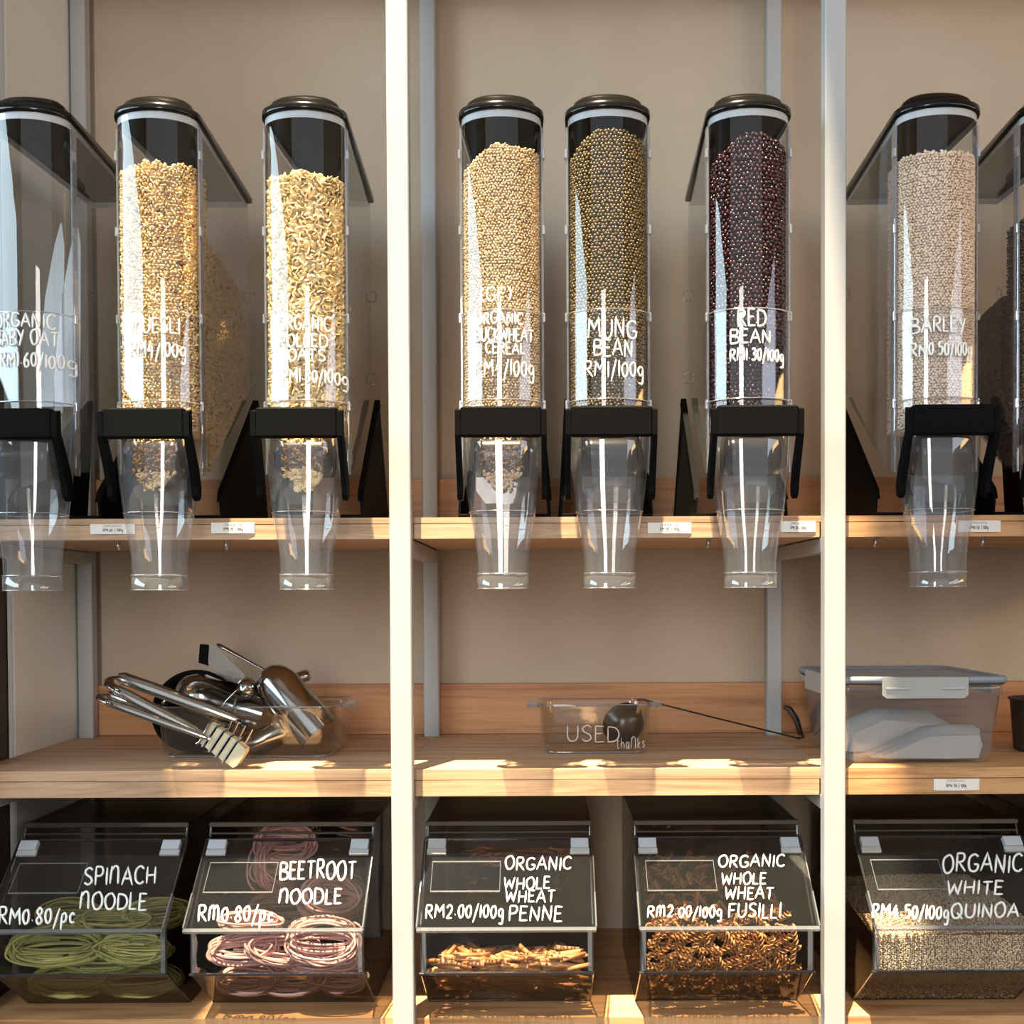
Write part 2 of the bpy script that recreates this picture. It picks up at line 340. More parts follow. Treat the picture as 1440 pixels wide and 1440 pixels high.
def write(mb, text, x0, x1, y0, y1, place, r, slant=0.0, up=None):
    """text laid between x0..x1 (right), y0 (top) .. y1 (baseline) in the frame's own units; place(x, y) -> 3D point"""
    tw = sum(GL[c][0] + .16 for c in text) - .16; sx = (x1 - x0) / tw; hgt = y1 - y0; cur = x0
    for c in text:
        wd, st = GL[c]; jy = rnd.uniform(-.06, .06) * hgt; js = rnd.uniform(.93, 1.05)
        for s in st:
            sm = s[-1] == '~'; pts = s[:-1] if sm else s
            pts = crom(pts) if sm else subdiv(pts)
            path = [place(cur + (q[0] + slant * q[1]) * sx, y1 - q[1] * hgt * js + jy) for q in pts]
            mb.tube(path, [r * (0.6 if i in (0, len(path) - 1) else 1) for i in range(len(path))], n=6, up=up)
        cur += (wd + .16) * sx
# ================================================================== THE SETTING
ZB, ZM, ZT, ZU = 0.643, 1.092, 1.544, 2.79       # shelf tops
b = MB().box(-3.5, 3.0, 0.50, 0.60, 0, 5.5); struct(b.build('wall_back', M['wall']))
struct(MB().box(-3.5, 3.0, -5.0, 0.60, -0.1, 0).build('floor', M['floor']))
c = MB()      # ceiling with a skylight opening
SX0, SX1, SY0, SY1 = -1.20, 0.10, -1.60, -0.50
c.box(-3.5, 3.0, -5.0, SY0, 5.5, 5.6); c.box(-3.5, 3.0, SY1, 0.60, 5.5, 5.6); c.box(-3.5, SX0, SY0, SY1, 5.5, 5.6); c.box(SX1, 3.0, SY0, SY1, 5.5, 5.6)
struct(c.build('ceiling', M['room']))
c = MB(); c.box(-3.6, -3.5, -5.0, -2.7, 0, 5.5); c.box(-3.6, -3.5, -1.3, 0.6, 0, 5.5); c.box(-3.6, -3.5, -2.7, -1.3, 0, 0.9); c.box(-3.6, -3.5, -2.7, -1.3, 5.0, 5.5)
struct(c.build('wall_left', M['room']))
struct(MB().box(3.0, 3.1, -5.0, 0.6, 0, 5.5).build('wall_right', M['room']))
c = MB(); c.box(-3.5, -3.0, -5.1, -5.0, 0, 5.5); c.box(3.0, 3.1, -5.1, -5.0, 0, 5.5); c.box(-3.0, 3.0, -5.1, -5.0, 0, 1.65); c.box(-3.0, 3.0, -5.1, -5.0, 5.15, 5.5)
struct(c.build('wall_front', M['room']))
struct(MB().bbox(-1.056, -1.0425, 0.20, 0.4995, 0, 3.3, 0.002).build('trim_1', M['pier']))
b = MB().bbox(-1.62, -1.058, 0.04, 0.49, 0, 3.2, 0.004).build('tall_cabinet', M['dark'])
tag(b, 'dark brown tall cabinet beyond the pale pier at the left edge', 'cabinet')

# shelving frames
XF = [(-1.040, -1.003), (-0.271, -0.233), (0.494, 0.531), (1.259, 1.296)]
TUBES = [ZT - .038 - .027, ZM - .048 - .027, ZB - .045 - .027, ZU - .038 - .027]
flabel = ['white steel shelf frame beside the pale pier at the far left', 'white steel shelf frame running top to bottom just left of centre',
          'white steel shelf frame running top to bottom between red bean and barley dispensers', 'white steel shelf frame past the right edge of the picture']
for k, (a, b_) in enumerate(XF):
    t = root('steel_rack', ((a + b_) / 2, 0.2, 0), flabel[k], 'frame', 'white shelf frames')
    MB().bbox(a, b_, 0.0, 0.028, 0.0, 3.2, 0.002).build('front_post', M['steel_white'], t)
    MB().bbox(a + .002, b_ - .002, 0.449, 0.475, 0.0, 3.2, 0.002).build('back_post', M['steel_white'], t)
    for z in TUBES: MB().bbox(a + .002, b_ - .002, 0.028, 0.449, z, z + .026, 0.0015).build('cross_tube', M['steel_white'], t)
# boards, one per bay per level, notched round the posts
def board(x0, x1, ztop, thick, lip, mat, label, nl, nr_):
    g = 0.0004
    pts = [(x0 + (.0195 if nl else 0), 0.031), (x1 - (.0195 if nr_ else 0), 0.031)]
    pts += [(x1 - (.0195 if nr_ else 0), 0.031), (x1, 0.031)][:0]
    pts += [(x1 - g, 0.031), (x1 - g, 0.447), (x1 - .0195, .447), (x1 - .0195, .477), (x1 - g, .477), (x1 - g, .499), (x0 + g, .499), (x0 + g, .477), (x0 + .0195, .477), (x0 + .0195, .447), (x0 + g, .447), (x0 + g, 0.031)]
    pts = pts[2:]
    if x0 < -1: pts = [(x0 + .0385 if abs(q[0] - x0 - .0195) < 1e-6 and q[1] > .4 else q[0], q[1]) for q in pts]
    t = root('shelf_board', ((x0 + x1) / 2, .2, ztop - thick), label, 'shelf', 'pine shelf boards')
    MB().prism(pts, 'z', ztop - lip + .0004, ztop).build('top_board', mat, t)
    fx0, fx1 = x0 + .0195, x1 - .0195
    MB().prism([(fx0, .0305), (fx1, .0305), (fx1, .30), (x1 - .0195, .30), (x1 - .0195, .44), (fx0, .44)], 'z', ztop - thick, ztop - lip - .0008).build('under_board', mat, t)
    return t
XC = [(-1.0405, -0.252), (-0.252, 0.5125), (0.5125, 1.2775)]
nm = ['left', 'middle', 'right']
lv = [(ZT, .038, .011, 'upper pine shelf board carrying the'), (ZM, .048, .019, 'pine shelf board at mid height under the'), (ZB, .045, .018, 'lower pine shelf board under the'), (ZU, .038, .011, 'topmost pine shelf board high above the')]
what = [['baby oat, muesli and rolled oat dispensers', 'buckwheat, mung and red bean dispensers', 'barley dispenser'],
        ['glass dish of steel scoops and tongs', 'small glass dish and ladle', 'clear tub with grey lid'],
        ['two noodle bins', 'penne and fusilli bins', 'white quinoa bin'], ['three left dispensers', 'three middle dispensers', 'barley dispenser']]
for li, (z, th, lip, tx) in enumerate(lv):
    for k, (a, b_) in enumerate(XC):
        board(a, b_, z, th, lip, M['pine2'] if k == 2 or li == 2 else M['pine'], tx + ' ' + what[li][k], 1, 1)
for z0, z1, txt, wh in ((ZT + .0008, 1.668, 'behind the', ['three left dispensers on the upper shelf', 'three middle dispensers on the upper shelf', 'barley dispenser on the upper shelf']),
                        (ZM + .0008, 1.206, 'at the back behind', ['the dish of scoops and tongs', 'the small glass dish and ladle', 'the clear tub with grey lid'])):
    for k, (a, b_) in enumerate(XC):
        o = MB().bbox(a + .003, b_ - .001, .4785, .4985, z0, z1, .001).build('backsplash_board', M['splash'])
        tag(o, 'orange-brown wooden upstand board ' + txt + ' ' + wh[k], 'board', 'wooden upstand boards')
# ================================================================== DISPENSERS
EA, EB, EC = 0.0690, 0.043, -0.020           # front half ellipse: semi axes, centre Y
def plan(ins=0.0, n=24, a=EA, b=EB, back=True, yb=0.316, wb=0.052):
    p = []
    for k in range(n + 1):
        t = math.pi * k / n
        p.append((-(a - ins) * math.cos(t), EC - (b - ins) * math.sin(t)))
    if back: p += [(wb - ins, yb - ins), (-wb + ins, yb - ins)]
    return p
ZTOP = 0.676
def zb(y): return 0.052 + max(0.0, (y - .03)) / .286 * .20 + .03
def make_dispenser():
    t = root('gravity_dispenser', (0, 0, 0), '', 'dispenser')
    # hopper side walls and back (open front), sloping floor
    sides = [(EA, EC), (.0672, .03), (.052, .316), (-.052, .316), (-.0672, .03), (-EA, EC)]
    def lerp(ps, m=6):
        o = []
        for p, q in zip(ps[:-1], ps[1:]):
            for k in range(m): o.append((p[0] + (q[0] - p[0]) * k / m, p[1] + (q[1] - p[1]) * k / m))
        return o + [ps[-1]]
    L = lerp(sides)
    mb = MB(); mb.loft([[(x, y, zb(y)) for x, y in L], [(x, y, ZTOP) for x, y in L]], closed=False, smooth=False)
    mb.add([(-.0672, .03, zb(.03)), (.0672, .03, zb(.03)), (.052, .316, zb(.316)), (-.052, .316, zb(.316))], [(0, 1, 2, 3)])
    mb.build('hopper', M['hopper'], t)
    fp = plan(0, back=False)
    MB().loft([[(x, y, .175) for x, y in fp], [(x, y, ZTOP) for x, y in fp]], closed=False).build('front_window', M['clear'], t)
    for s in (-1, 1):
        mb = MB(); mb.bbox(s * .0700 - .0022, s * .0700 + .0022, EC - .004, EC + .012, .07, ZTOP - .012, .0008)
        rl = mb.build('rail', M['rail'], t)
        for z in (.18, .33, .48, .61): MB().bbox(s * .0722 - .0025, s * .0722 + .0025, EC - .006, EC + .004, z, z + .016, .0008).build('snap_clip', M['bright'], rl)
        for z in (.30, .47):
            MB().tube([(s * .053, .318, z), (s * .0615, .318, z + .002), (s * .0615, .318, z + .02), (s * .053, .318, z + .022)], .0018, n=6).build('rear_catch', M['rail'], t)
    # sleeve round the lower front
    sp = plan(0, a=EA + .0035, b=EB + .0035, back=False); sp = [(EA * -1 - .0035, EC + .02)] + sp + [(EA + .0035, EC + .02)]
    sl = MB().loft([[(x, y, .190) for x, y in sp], [(x, y, .341) for x, y in sp]], closed=False).build('sleeve', M['clear'], t)
    for z in (.1905, .341): MB().tube([(x, y, z) for x, y in sp], .0011, n=6).build('sleeve_rim', M['bright'], sl)
    # grey gasket band under the lid
    gp = plan(.0012, yb=.314, wb=.051)
    MB().loft([[(x, y, ZTOP - .012) for x, y in gp], [(x, y, ZTOP + .002) for x, y in gp]]).build('gasket', M['gasket'], t)
    # lid
    mb = MB(); secs = []
    for ins, z in ((.004, ZTOP), (-.0035, ZTOP), (-.0045, ZTOP + .004), (-.004, ZTOP + .012), (.002, ZTOP + .0155), (.008, ZTOP + .017), (.011, ZTOP + .027), (.02, ZTOP + .034), (.034, ZTOP + .037)):
        secs.append([(x, y, z) for x, y in plan(ins, yb=.319, wb=.054)])
    mb.loft(secs, cap=True); mb.build('lid', M['lid'], t)
    # rotor chamber and nozzle
    def sec(hx, hy, cy, z, n=40, e=2.5):
        o = []
        for k in range(n):
            a = 2 * math.pi * k / n; ca, sa = math.cos(a), math.sin(a)
            o.append((hx * math.copysign(abs(ca) ** (2 / e), ca), cy + hy * math.copysign(abs(sa) ** (2 / e), sa), z))
        return o
    prof = [(.0665, .046, -.030, .176), (.0675, .050, -.032, .160), (.0675, .051, -.033, .135), (.0660, .050, -.033, .10), (.0640, .049, -.0335, .06), (.0600, .047, -.034, .025), (.0572, .045, -.034, .002),
            (.0545, .044, -.034, -.012), (.0490, .042, -.034, -.040), (.0450, .041, -.034, -.070), (.0437, .040, -.034, -.102), (.0437, .040, -.034, -.103), (.0457, .042, -.034, -.1035), (.0452, .0415, -.034, -.1285)]
    cz = MB().loft([sec(*p) for p in prof]).build('nozzle', M['nozzle'], t)
    for hx, hy, z, rr in ((.0452, .0415, -.1285, .0008), (.0459, .0422, -.1035, .0008), (.0575, .0455, .002, .0006)):
        q = sec(hx, hy, -.034, z); MB().tube(q + [q[0]], rr, n=6).build('rim_edge', M['bright'], cz)
    # inner flap plates, seen through the chamber
    MB().prism([(-.046, .158), (.046, .158), (.046, .04), (.03, .018), (-.03, .018), (-.046, .04)], 'y', -.0300, -.0290).build('inner_flap', M['hopper'], t)
    MB().lathe([(.0001, -.046), (.034, -.046), (.0345, -.03), (.0345, .03), (.034, .046), (.0001, .046)], (0, -.034, .098), 28, Matrix.Rotation(R(90), 3, 'Y')).build('rotor', M['flap'], t)
    for s in (-1, 1):
        MB().lathe([(.0005, 0), (.011, 0), (.013, .002), (.011, .004), (.007, .002), (.0005, .004)], (s * .047, -.0825, .137), 20, Matrix.Rotation(R(90), 3, 'X')).build('boss', M['rail'], t)
    # handle: bar and two arms
    hd = MB().bbox(-.0675, .0675, -.100, -.083, .122, .172, .003).build('handle', M['black'], t)
    for s in (-1, 1):
        x0, x1 = (s * .0655 - .0045, s * .0655 + .0045)
        poly = [(-.0845, .170), (-.0995, .165), (-.0985, .125), (-.066, .045), (-.064, .030), (-.054, .022), (-.044, .028), (-.042, .045), (-.052, .075), (-.083, .132)]
        MB().prism(poly, 'x', x0 + s * .006, x1 + s * .006).build('handle_arm', M['black'], hd)
    # stand: base plate and two leaning side plates
    st = MB().bbox(-.083, .083, .036, .335, .0004, .006, .001).build('stand_base', M['black'], t)
    for s in (-1, 1):
        P = [(.040, .005), (.335, .005), (.330, .262), (.318, .266), (.050, .048), (.040, .034)]
        def X(z, o): return s * (.080 - .018 * (z / .26) + o)
        MB().loft([[(X(z, 0), y, z) for y, z in P], [(X(z, .004), y, z) for y, z in P]], cap=True, smooth=False).build('stand_side', M['black'], t)
        MB().loft([[(X(z, -.004), y, z) for y, z in [(.040, .03), (.050, .05), (.318, .268), (.324, .255)]], [(X(z, .007), y, z) for y, z in [(.040, .03), (.050, .05), (.318, .268), (.324, .255)]]], cap=True, smooth=False).build('stand_rib', M['black'], t)
    return t
def copy_tree(o, parent=None):
    c = o.copy(); COL.objects.link(c); c.parent = parent
    for ch in list(o.children): copy_tree(ch, c)
    return c
GM = dict(
    muesli=grainmat('muesli', [(0, (.90, .66, .34)), (.55, (.80, .54, .22)), (.82, (.92, .80, .58)), (.95, (.60, .32, .12)), (1, (.12, .05, .03))]),
    oats=grainmat('rolled_oats', [(0, (.90, .66, .30)), (.6, (.95, .76, .42)), (1, (.62, .42, .18))]),
    buck=grainmat('buckwheat', [(0, (.72, .50, .28)), (.7, (.84, .64, .40)), (1, (.50, .32, .16))]),
    mung=grainmat('mung_beans', [(0, (.13, .088, .028)), (.7, (.20, .13, .045)), (1, (.25, .14, .06))], 0.28, 0.6),
    red=grainmat('red_beans', [(0, (.030, .005, .008)), (.7, (.060, .009, .013)), (1, (.018, .004, .006))], 0.18, 0.6),
    barley=grainmat('barley', [(0, (.88, .68, .52)), (.7, (.95, .79, .63)), (1, (.72, .52, .38))]),
    brown=grainmat('brown_grain', [(0, (.10, .055, .035)), (1, (.16, .09, .055))]),
    quinoa=grainmat('quinoa', [(0, (.84, .68, .46)), (.6, (.95, .82, .62)), (1, (.50, .34, .18))]),
)
def front_points(zlo, topf, sp, a, b, layers=2, flat=True):
    pts = []
    for L in range(layers):
        aa, bb = a - L * sp * .8, b - L * sp * .8
        path = []                                  # right side, front arc, left side
        n = 200
        for k in range(6): path.append((-aa, .03 - k * .05 / 6))
        for k in range(n + 1):
            t = math.pi * k / n; path.append((-aa * math.cos(t), EC - bb * math.sin(t)))
        for k in range(1, 7): path.append((aa, EC + k * .05 / 6))
        P = np.array(path); seg = np.linalg.norm(np.diff(P, axis=0), axis=1); cum = np.concatenate([[0], np.cumsum(seg)])
        m = int(cum[-1] / sp); row = 0; z = zlo
        while z < zlo + 1:
            s = (np.arange(m) + (.5 if row % 2 else 0) + nr.uniform(-.2, .2, m)) * sp
            x = np.interp(s, cum, P[:, 0]); y = np.interp(s, cum, P[:, 1]); zz = z + nr.uniform(-.2, .2, m) * sp
            zt = np.array([topf(q) for q in x]); k = zz < zt
            pts.append(np.stack([x[k], y[k], zz[k]], 1)); z += sp * .87; row += 1
            if not k.any(): break
    # top surface
    m = int((2 * a * (b + .05)) / sp ** 2 * 1.5)
    x = nr.uniform(-a, a, m); y = nr.uniform(EC - b, .03, m)
    k = (y > EC) | ((x / a) ** 2 + ((y - EC) / b) ** 2 < 1)
    x, y = x[k], y[k]; z = np.array([topf(q) for q in x]) + nr.uniform(-.3, .3, len(x)) * sp
    pts.append(np.stack([x, y, z], 1))
    return np.concatenate(pts)
def prism_np(P, z0, ztop):
    n = len(P); V = [(x, y, z0) for x, y in P] + [(x, y, ztop(x)) for x, y in P]
    Fc = []
    for i in range(n):
        j = (i + 1) % n; Fc += [(i, j, n + j), (i, n + j, n + i)]
    V.append((0, .0, z0)); V.append((0, 0, ztop(0))); 
    for i in range(n):
        j = (i + 1) % n; Fc += [(j, i, 2 * n), (n + i, n + j, 2 * n + 1)]
    return np.array(V), np.array(Fc)
def fill(name, rt, topf, sp, scl, base, mat, label, backside=None, zback=0, chamber=False, jit=.15, warp=0.0):
    Vs, Fs = [], []; off = 0
    def put(V, Fc):
        nonlocal off
        Vs.append(V); Fs.append(Fc + off); off += len(V)
    a, b = .0655 - max(scl) * .6, EB - .0035 - max(scl) * .6
    P = front_points(.145, topf, sp, a, b)
    put(*scatter(P, scl, base, jit, warp))
    core = [(-(a - sp * .9) * math.cos(math.pi * k / 16), EC - (b - sp * .9) * math.sin(math.pi * k / 16)) for k in range(17)] + [(a - sp * .9, .03), (-(a - sp * .9), .03)]
    put(*prism_np(core, .14, lambda x: topf(x) - sp * .7))
    if backside:
        pts = []
        for y in np.arange(.035, .305, sp):
            hw = .0672 - (y - .03) / .286 * .0152 - .004
            zz0 = zb(y) + .004; top = zback - .03 * ((y - .035) / .27) ** 2 - (.05 if y > .27 else 0)
            for z in np.arange(zz0, top, sp * .87):
                pts.append((backside * (hw + nr.uniform(-.001, 0)), y + nr.uniform(-.3, .3) * sp, z + nr.uniform(-.3, .3) * sp))
            for x in np.arange(-hw, hw, sp): pts.append((x, y, top + nr.uniform(-.3, .3) * sp))
        put(*scatter(pts, scl, base, jit, warp))
        V = []; ys = [.035, .15, .27, .30]
        for y in ys:
            hw = .0672 - (y - .03) / .286 * .0152 - .007; top = zback - .03 * ((y - .035) / .27) ** 2 - (.05 if y > .27 else 0) - .004
            V += [(-hw, y, zb(y) + .004), (hw, y, zb(y) + .004), (hw, y, top), (-hw, y, top)]
        Fc = []
        for k in range(3):
            for i in range(4):
                q = [k * 4 + i, k * 4 + (i + 1) % 4, k * 4 + 4 + (i + 1) % 4, k * 4 + 4 + i]; Fc += [(q[0], q[1], q[2]), (q[0], q[2], q[3])]
        for e in (0, 12): Fc += [(e, e + 1, e + 2), (e, e + 2, e + 3)]
        put(np.array(V), np.array(Fc))
    if chamber:
        m = 520 if sp < .007 else 260
        x = nr.uniform(-.036, .036, m); z = nr.uniform(.040, .130, m)
        k = (np.abs(x) < .036 - .02 * np.clip((.07 - z) / .025, 0, 1)); x, z = x[k], z[k]
        y = -.058 + nr.uniform(-.001, .004, len(x)) + (x / .05) ** 2 * .008 - np.where(z < .09, -.35 * (.09 - z), 0) * 0
        put(*scatter(np.stack([x, y, z], 1), scl, base, jit, warp))
        V, Fc = ICO1; put(V * np.array([.032, .012, .036]) + np.array([0, -.043, .085]), Fc)
    o = fromnp(name, np.concatenate(Vs), np.concatenate(Fs), mat)
    o.location = rt.location; tag(o, label, 'grain', kind='stuff')
    return o
SC0 = 1360 / (D - .02)
def lettering(rt, cxpx, lines, mat=None, name='lettering', r=.0018, off=.0045):
    """lines: (text, px0, px1, pytop, pybase)"""
    mb = MB(); a, b = EA + off, EB + off
    def place(px, py):
        p = at(px, py, -.064); x = max(-.999 * a, min(.999 * a, p.x - rt.location.x)); 
        return (rt.location.x + x, EC - b * math.sqrt(1 - (x / a) ** 2), p.z)
    for tx, x0, x1, y0, y1 in lines: write(mb, tx, x0, x1, y0, y1, place, r, up=(0, -1, 0))
    o = mb.build(name, mat or M['ink'], rt)
    return o
proto = make_dispenser()
cen = [47, 225, 431, 706, 855, 1052, 1315.5, 1488]
dl = ['nearly empty clear dispenser lettered organic baby oat, cut by the left edge', 'clear dispenser lettered muesli, full of speckled golden muesli', 'clear dispenser lettered organic rolled oats, full of golden flakes',
      'clear dispenser lettered organic buckwheat cereal, first right of the centre-left post', 'clear dispenser lettered mung bean, full of olive green beans', 'clear dispenser lettered red bean, full of dark red beans',
      'clear dispenser lettered barley, full of pale grains, right of the white post', 'clear dispenser with dark brown grain, cut off by the right edge']
RT = []
for k, px in enumerate(cen):
    o = proto if k == 0 else copy_tree(proto)
    z = ZT + .0003; o.location = (at(px, 400, EC).x, 0, z); o['label'] = dl[k]; o['group'] = 'gravity dispensers on the upper shelf'; RT.append(o)
bpy.context.view_layer.update()
def ztop(px, py): return at(px, py, -.05).z - ZT
def flat(z, wob=.002): 
    ph = rnd.uniform(0, 6)
    return lambda x: z + wob * math.sin(x * 90 + ph) + wob * .6 * math.sin(x * 230 + ph * 2)
fill('muesli', RT[1], (lambda f: (lambda x: f(x) + x * .05))(flat(ztop(225, 232), .003)), .0062, (.0038, .003, .0016), ICO0, GM['muesli'], 'golden speckled muesli filling the second dispenser from the left', backside=1, zback=ztop(300, 345) + .035, chamber=True, jit=.5, warp=.2)
fill('rolled_oats', RT[2], flat(ztop(431, 247), .0025), .0078, (.0062, .0050, .0015), ICO1, GM['oats'], 'large golden rolled oat flakes in the third dispenser from the left', chamber=True, jit=.25, warp=.06)
fill('buckwheat_cereal', RT[3], lambda x: ztop(706, 206) - .035 * max(0, -x - .01) / .056 - .004 * max(0, x) / .06, .0054, (.0036, .0024, .0021), ICO0, GM['buck'], 'tan buckwheat grains sloping down to the left in their dispenser', chamber=True, warp=.1)
fill('mung_beans', RT[4], lambda x: ztop(855, 184) - .030 * (x / .06) ** 2 * (1.2 if x < 0 else .5), .0062, (.0035, .0030, .0029), SPH, GM['mung'], 'small olive green mung beans filling their dispenser', jit=.08)
fill('red_beans', RT[5], lambda x: ztop(1052, 188) - .022 * (x / .06) ** 2 - (.02 if x < 0 else 0) * -x / .06, .0076, (.0050, .0035, .0033), SPH, GM['red'], 'glossy dark red beans filling their dispenser', jit=.1)
fill('barley', RT[6], flat(ztop(1316, 216), .001), .0052, (.0034, .0025, .0023), ICO0, GM['barley'], 'pale pink-cream barley grains filling the dispenser right of the post')
fill('brown_grain', RT[7], flat(ztop(1480, 300), .001), .0062, (.0036, .0026, .0024), ICO0, GM['brown'], 'dark brown grain in the dispenser at the right edge', backside=-1, zback=ztop(1400, 420) + .03)
lettering(RT[0], 47, [('ORGANIC', -8, 74, 441, 461), ('BABY OAT', -8, 77, 464, 485), ('RM1.60/100g', 0, 92, 496, 516)])
lettering(RT[1], 225, [('MUESLI', 186, 251, 446, 468), ('RM4/100g', 183, 258, 482, 503)])
lettering(RT[2], 431, [('ORGANIC', 392, 464, 446, 465), ('ROLLED', 392, 460, 471, 489), ('OATS', 406, 457, 491, 507), ('RM1.80/100g', 397, 484, 520, 539)])
lettering(RT[3], 706, [('(GF)', 676, 719, 405, 423), ('ORGANIC', 669, 736, 440, 456), ('BUCKWHEAT', 668, 750, 462, 480), ('CEREAL', 683, 738, 482, 498), ('RM4/100g', 668, 751, 507, 529)])
lettering(RT[4], 855, [('MUNG', 827, 896, 449, 475), ('BEAN', 835, 890, 478, 501), ('RM1/100g', 822, 906, 508, 530)])
lettering(RT[5], 1052, [('RED', 1037, 1077, 437, 460), ('BEAN', 1027, 1084, 464, 483), ('RM1.30/100g', 1027, 1104, 491, 508)])
lettering(RT[6], 1316, [('BARLEY', 1284, 1358, 446, 467), ('RM0.50/100g', 1284, 1368, 482, 500)])
# two tapering grey sheets inside the first dispenser
mb = MB()
for x0, hh in ((.0, .545), (.03, .535)):
    mb.loft([[(x0 - .024, .03, .20), (x0 + .024, .03, .20)], [(x0 - .016, .05, .40), (x0 + .018, .05, .40)], [(x0 - .008, .07, .50), (x0 + .01, .07, .50)], [(x0 - .001, .08, hh), (x0 + .001, .08, hh)]], closed=False, smooth=True)
for i, v in enumerate(mb.v): mb.v[i] = (v[0] + RT[0].location.x, v[1], v[2] + ZT)
mb.build('inner_sheet', M['gasket'], RT[0])
# ------------------------------------------------ shelf edge price cards and bolts
def pcard(x0, x1, y0, y1, txt, label):
    Yc = .0298; p0 = at(x0, y0, Yc); p1 = at(x1, y1, Yc)
    t = root('price_card', ((p0.x + p1.x) / 2, Yc, p1.z), label, 'card', 'price cards on the shelf edges')
    n = 8; secs = []
    for k in range(n + 1):
        u = k / n; x = p0.x + (p1.x - p0.x) * u; bow = .0025 * (1 - (2 * u - 1) ** 2) + .0006
        secs.append([(x, Yc - bow, p1.z), (x, Yc - bow, p0.z), (x, Yc - bow + .0005, p0.z), (x, Yc - bow + .0005, p1.z)])
    MB().loft(secs, cap=True, smooth=False).build('card', M['card'], t)
    mb = MB(); wd = x1 - x0; hh = y1 - y0
    def place(px, py):
        p = at(px, py, Yc - .0034); u = (px - x0) / wd
        return (p.x, Yc - .0025 * (1 - (2 * u - 1) ** 2) - .0008, p.z)
    write(mb, txt, x0 + wd * .28, x0 + wd * .72, y0 + hh * .45, y0 + hh * .75, place, .00035, up=(0, -1, 0))
    write(mb, 'ORGANIC', x0 + wd * .3, x0 + wd * .7, y0 + hh * .1, y0 + hh * .28, place, .0002, up=(0, -1, 0))
    mb.build('print', M['tinyink'], t)
for a in [(127, 190, 737, 751, 'RM1.60 / 100g', 'white price card on the upper shelf edge between the first two dispensers'),
          (297, 358, 735, 750, 'RM4.00 / 100g', 'white sunlit price card on the upper shelf edge right of the muesli dispenser'),
          (911, 972, 735, 750, 'RM1.00 / 100g', 'white price card on the upper shelf edge right of the mung bean dispenser'),
          (1098, 1147, 733, 748, 'RM1.30 / 100g', 'white price card on the upper shelf edge left of the right-hand post'),
          (1347, 1407, 732, 748, 'RM0.50 / 100g', 'white price card on the upper shelf edge right of the barley dispenser'),
          (1313, 1377, 1095, 1111, 'RM4.50 / 100g', 'white price card on the mid shelf edge below the clear tub')]: pcard(*a)
for px, wh in ((166, 'between the first two dispensers'), (318, 'right of the muesli dispenser'), (852, 'behind the mung bean nozzle'), (996, 'left of the red bean nozzle'), (1231, 'left of the barley nozzle'), (1382, 'right of the barley nozzle')):
    p = at(px, 759, .06); mb = MB()
    mb.lathe([(.0001, 0), (.0035, 0), (.0035, .017), (.0001, .017)], (p.x, .06, ZT - .055), 10, cap=False)
    mb.lathe([(.0001, .0155), (.009, .0155), (.009, .0165), (.0001, .0165)], (p.x, .06, ZT - .055), 16)
    tag(mb.build('bolt', M['bolt']), 'silver bolt end poking down under the upper shelf ' + wh, 'bolt', 'bolt ends under the upper shelf')
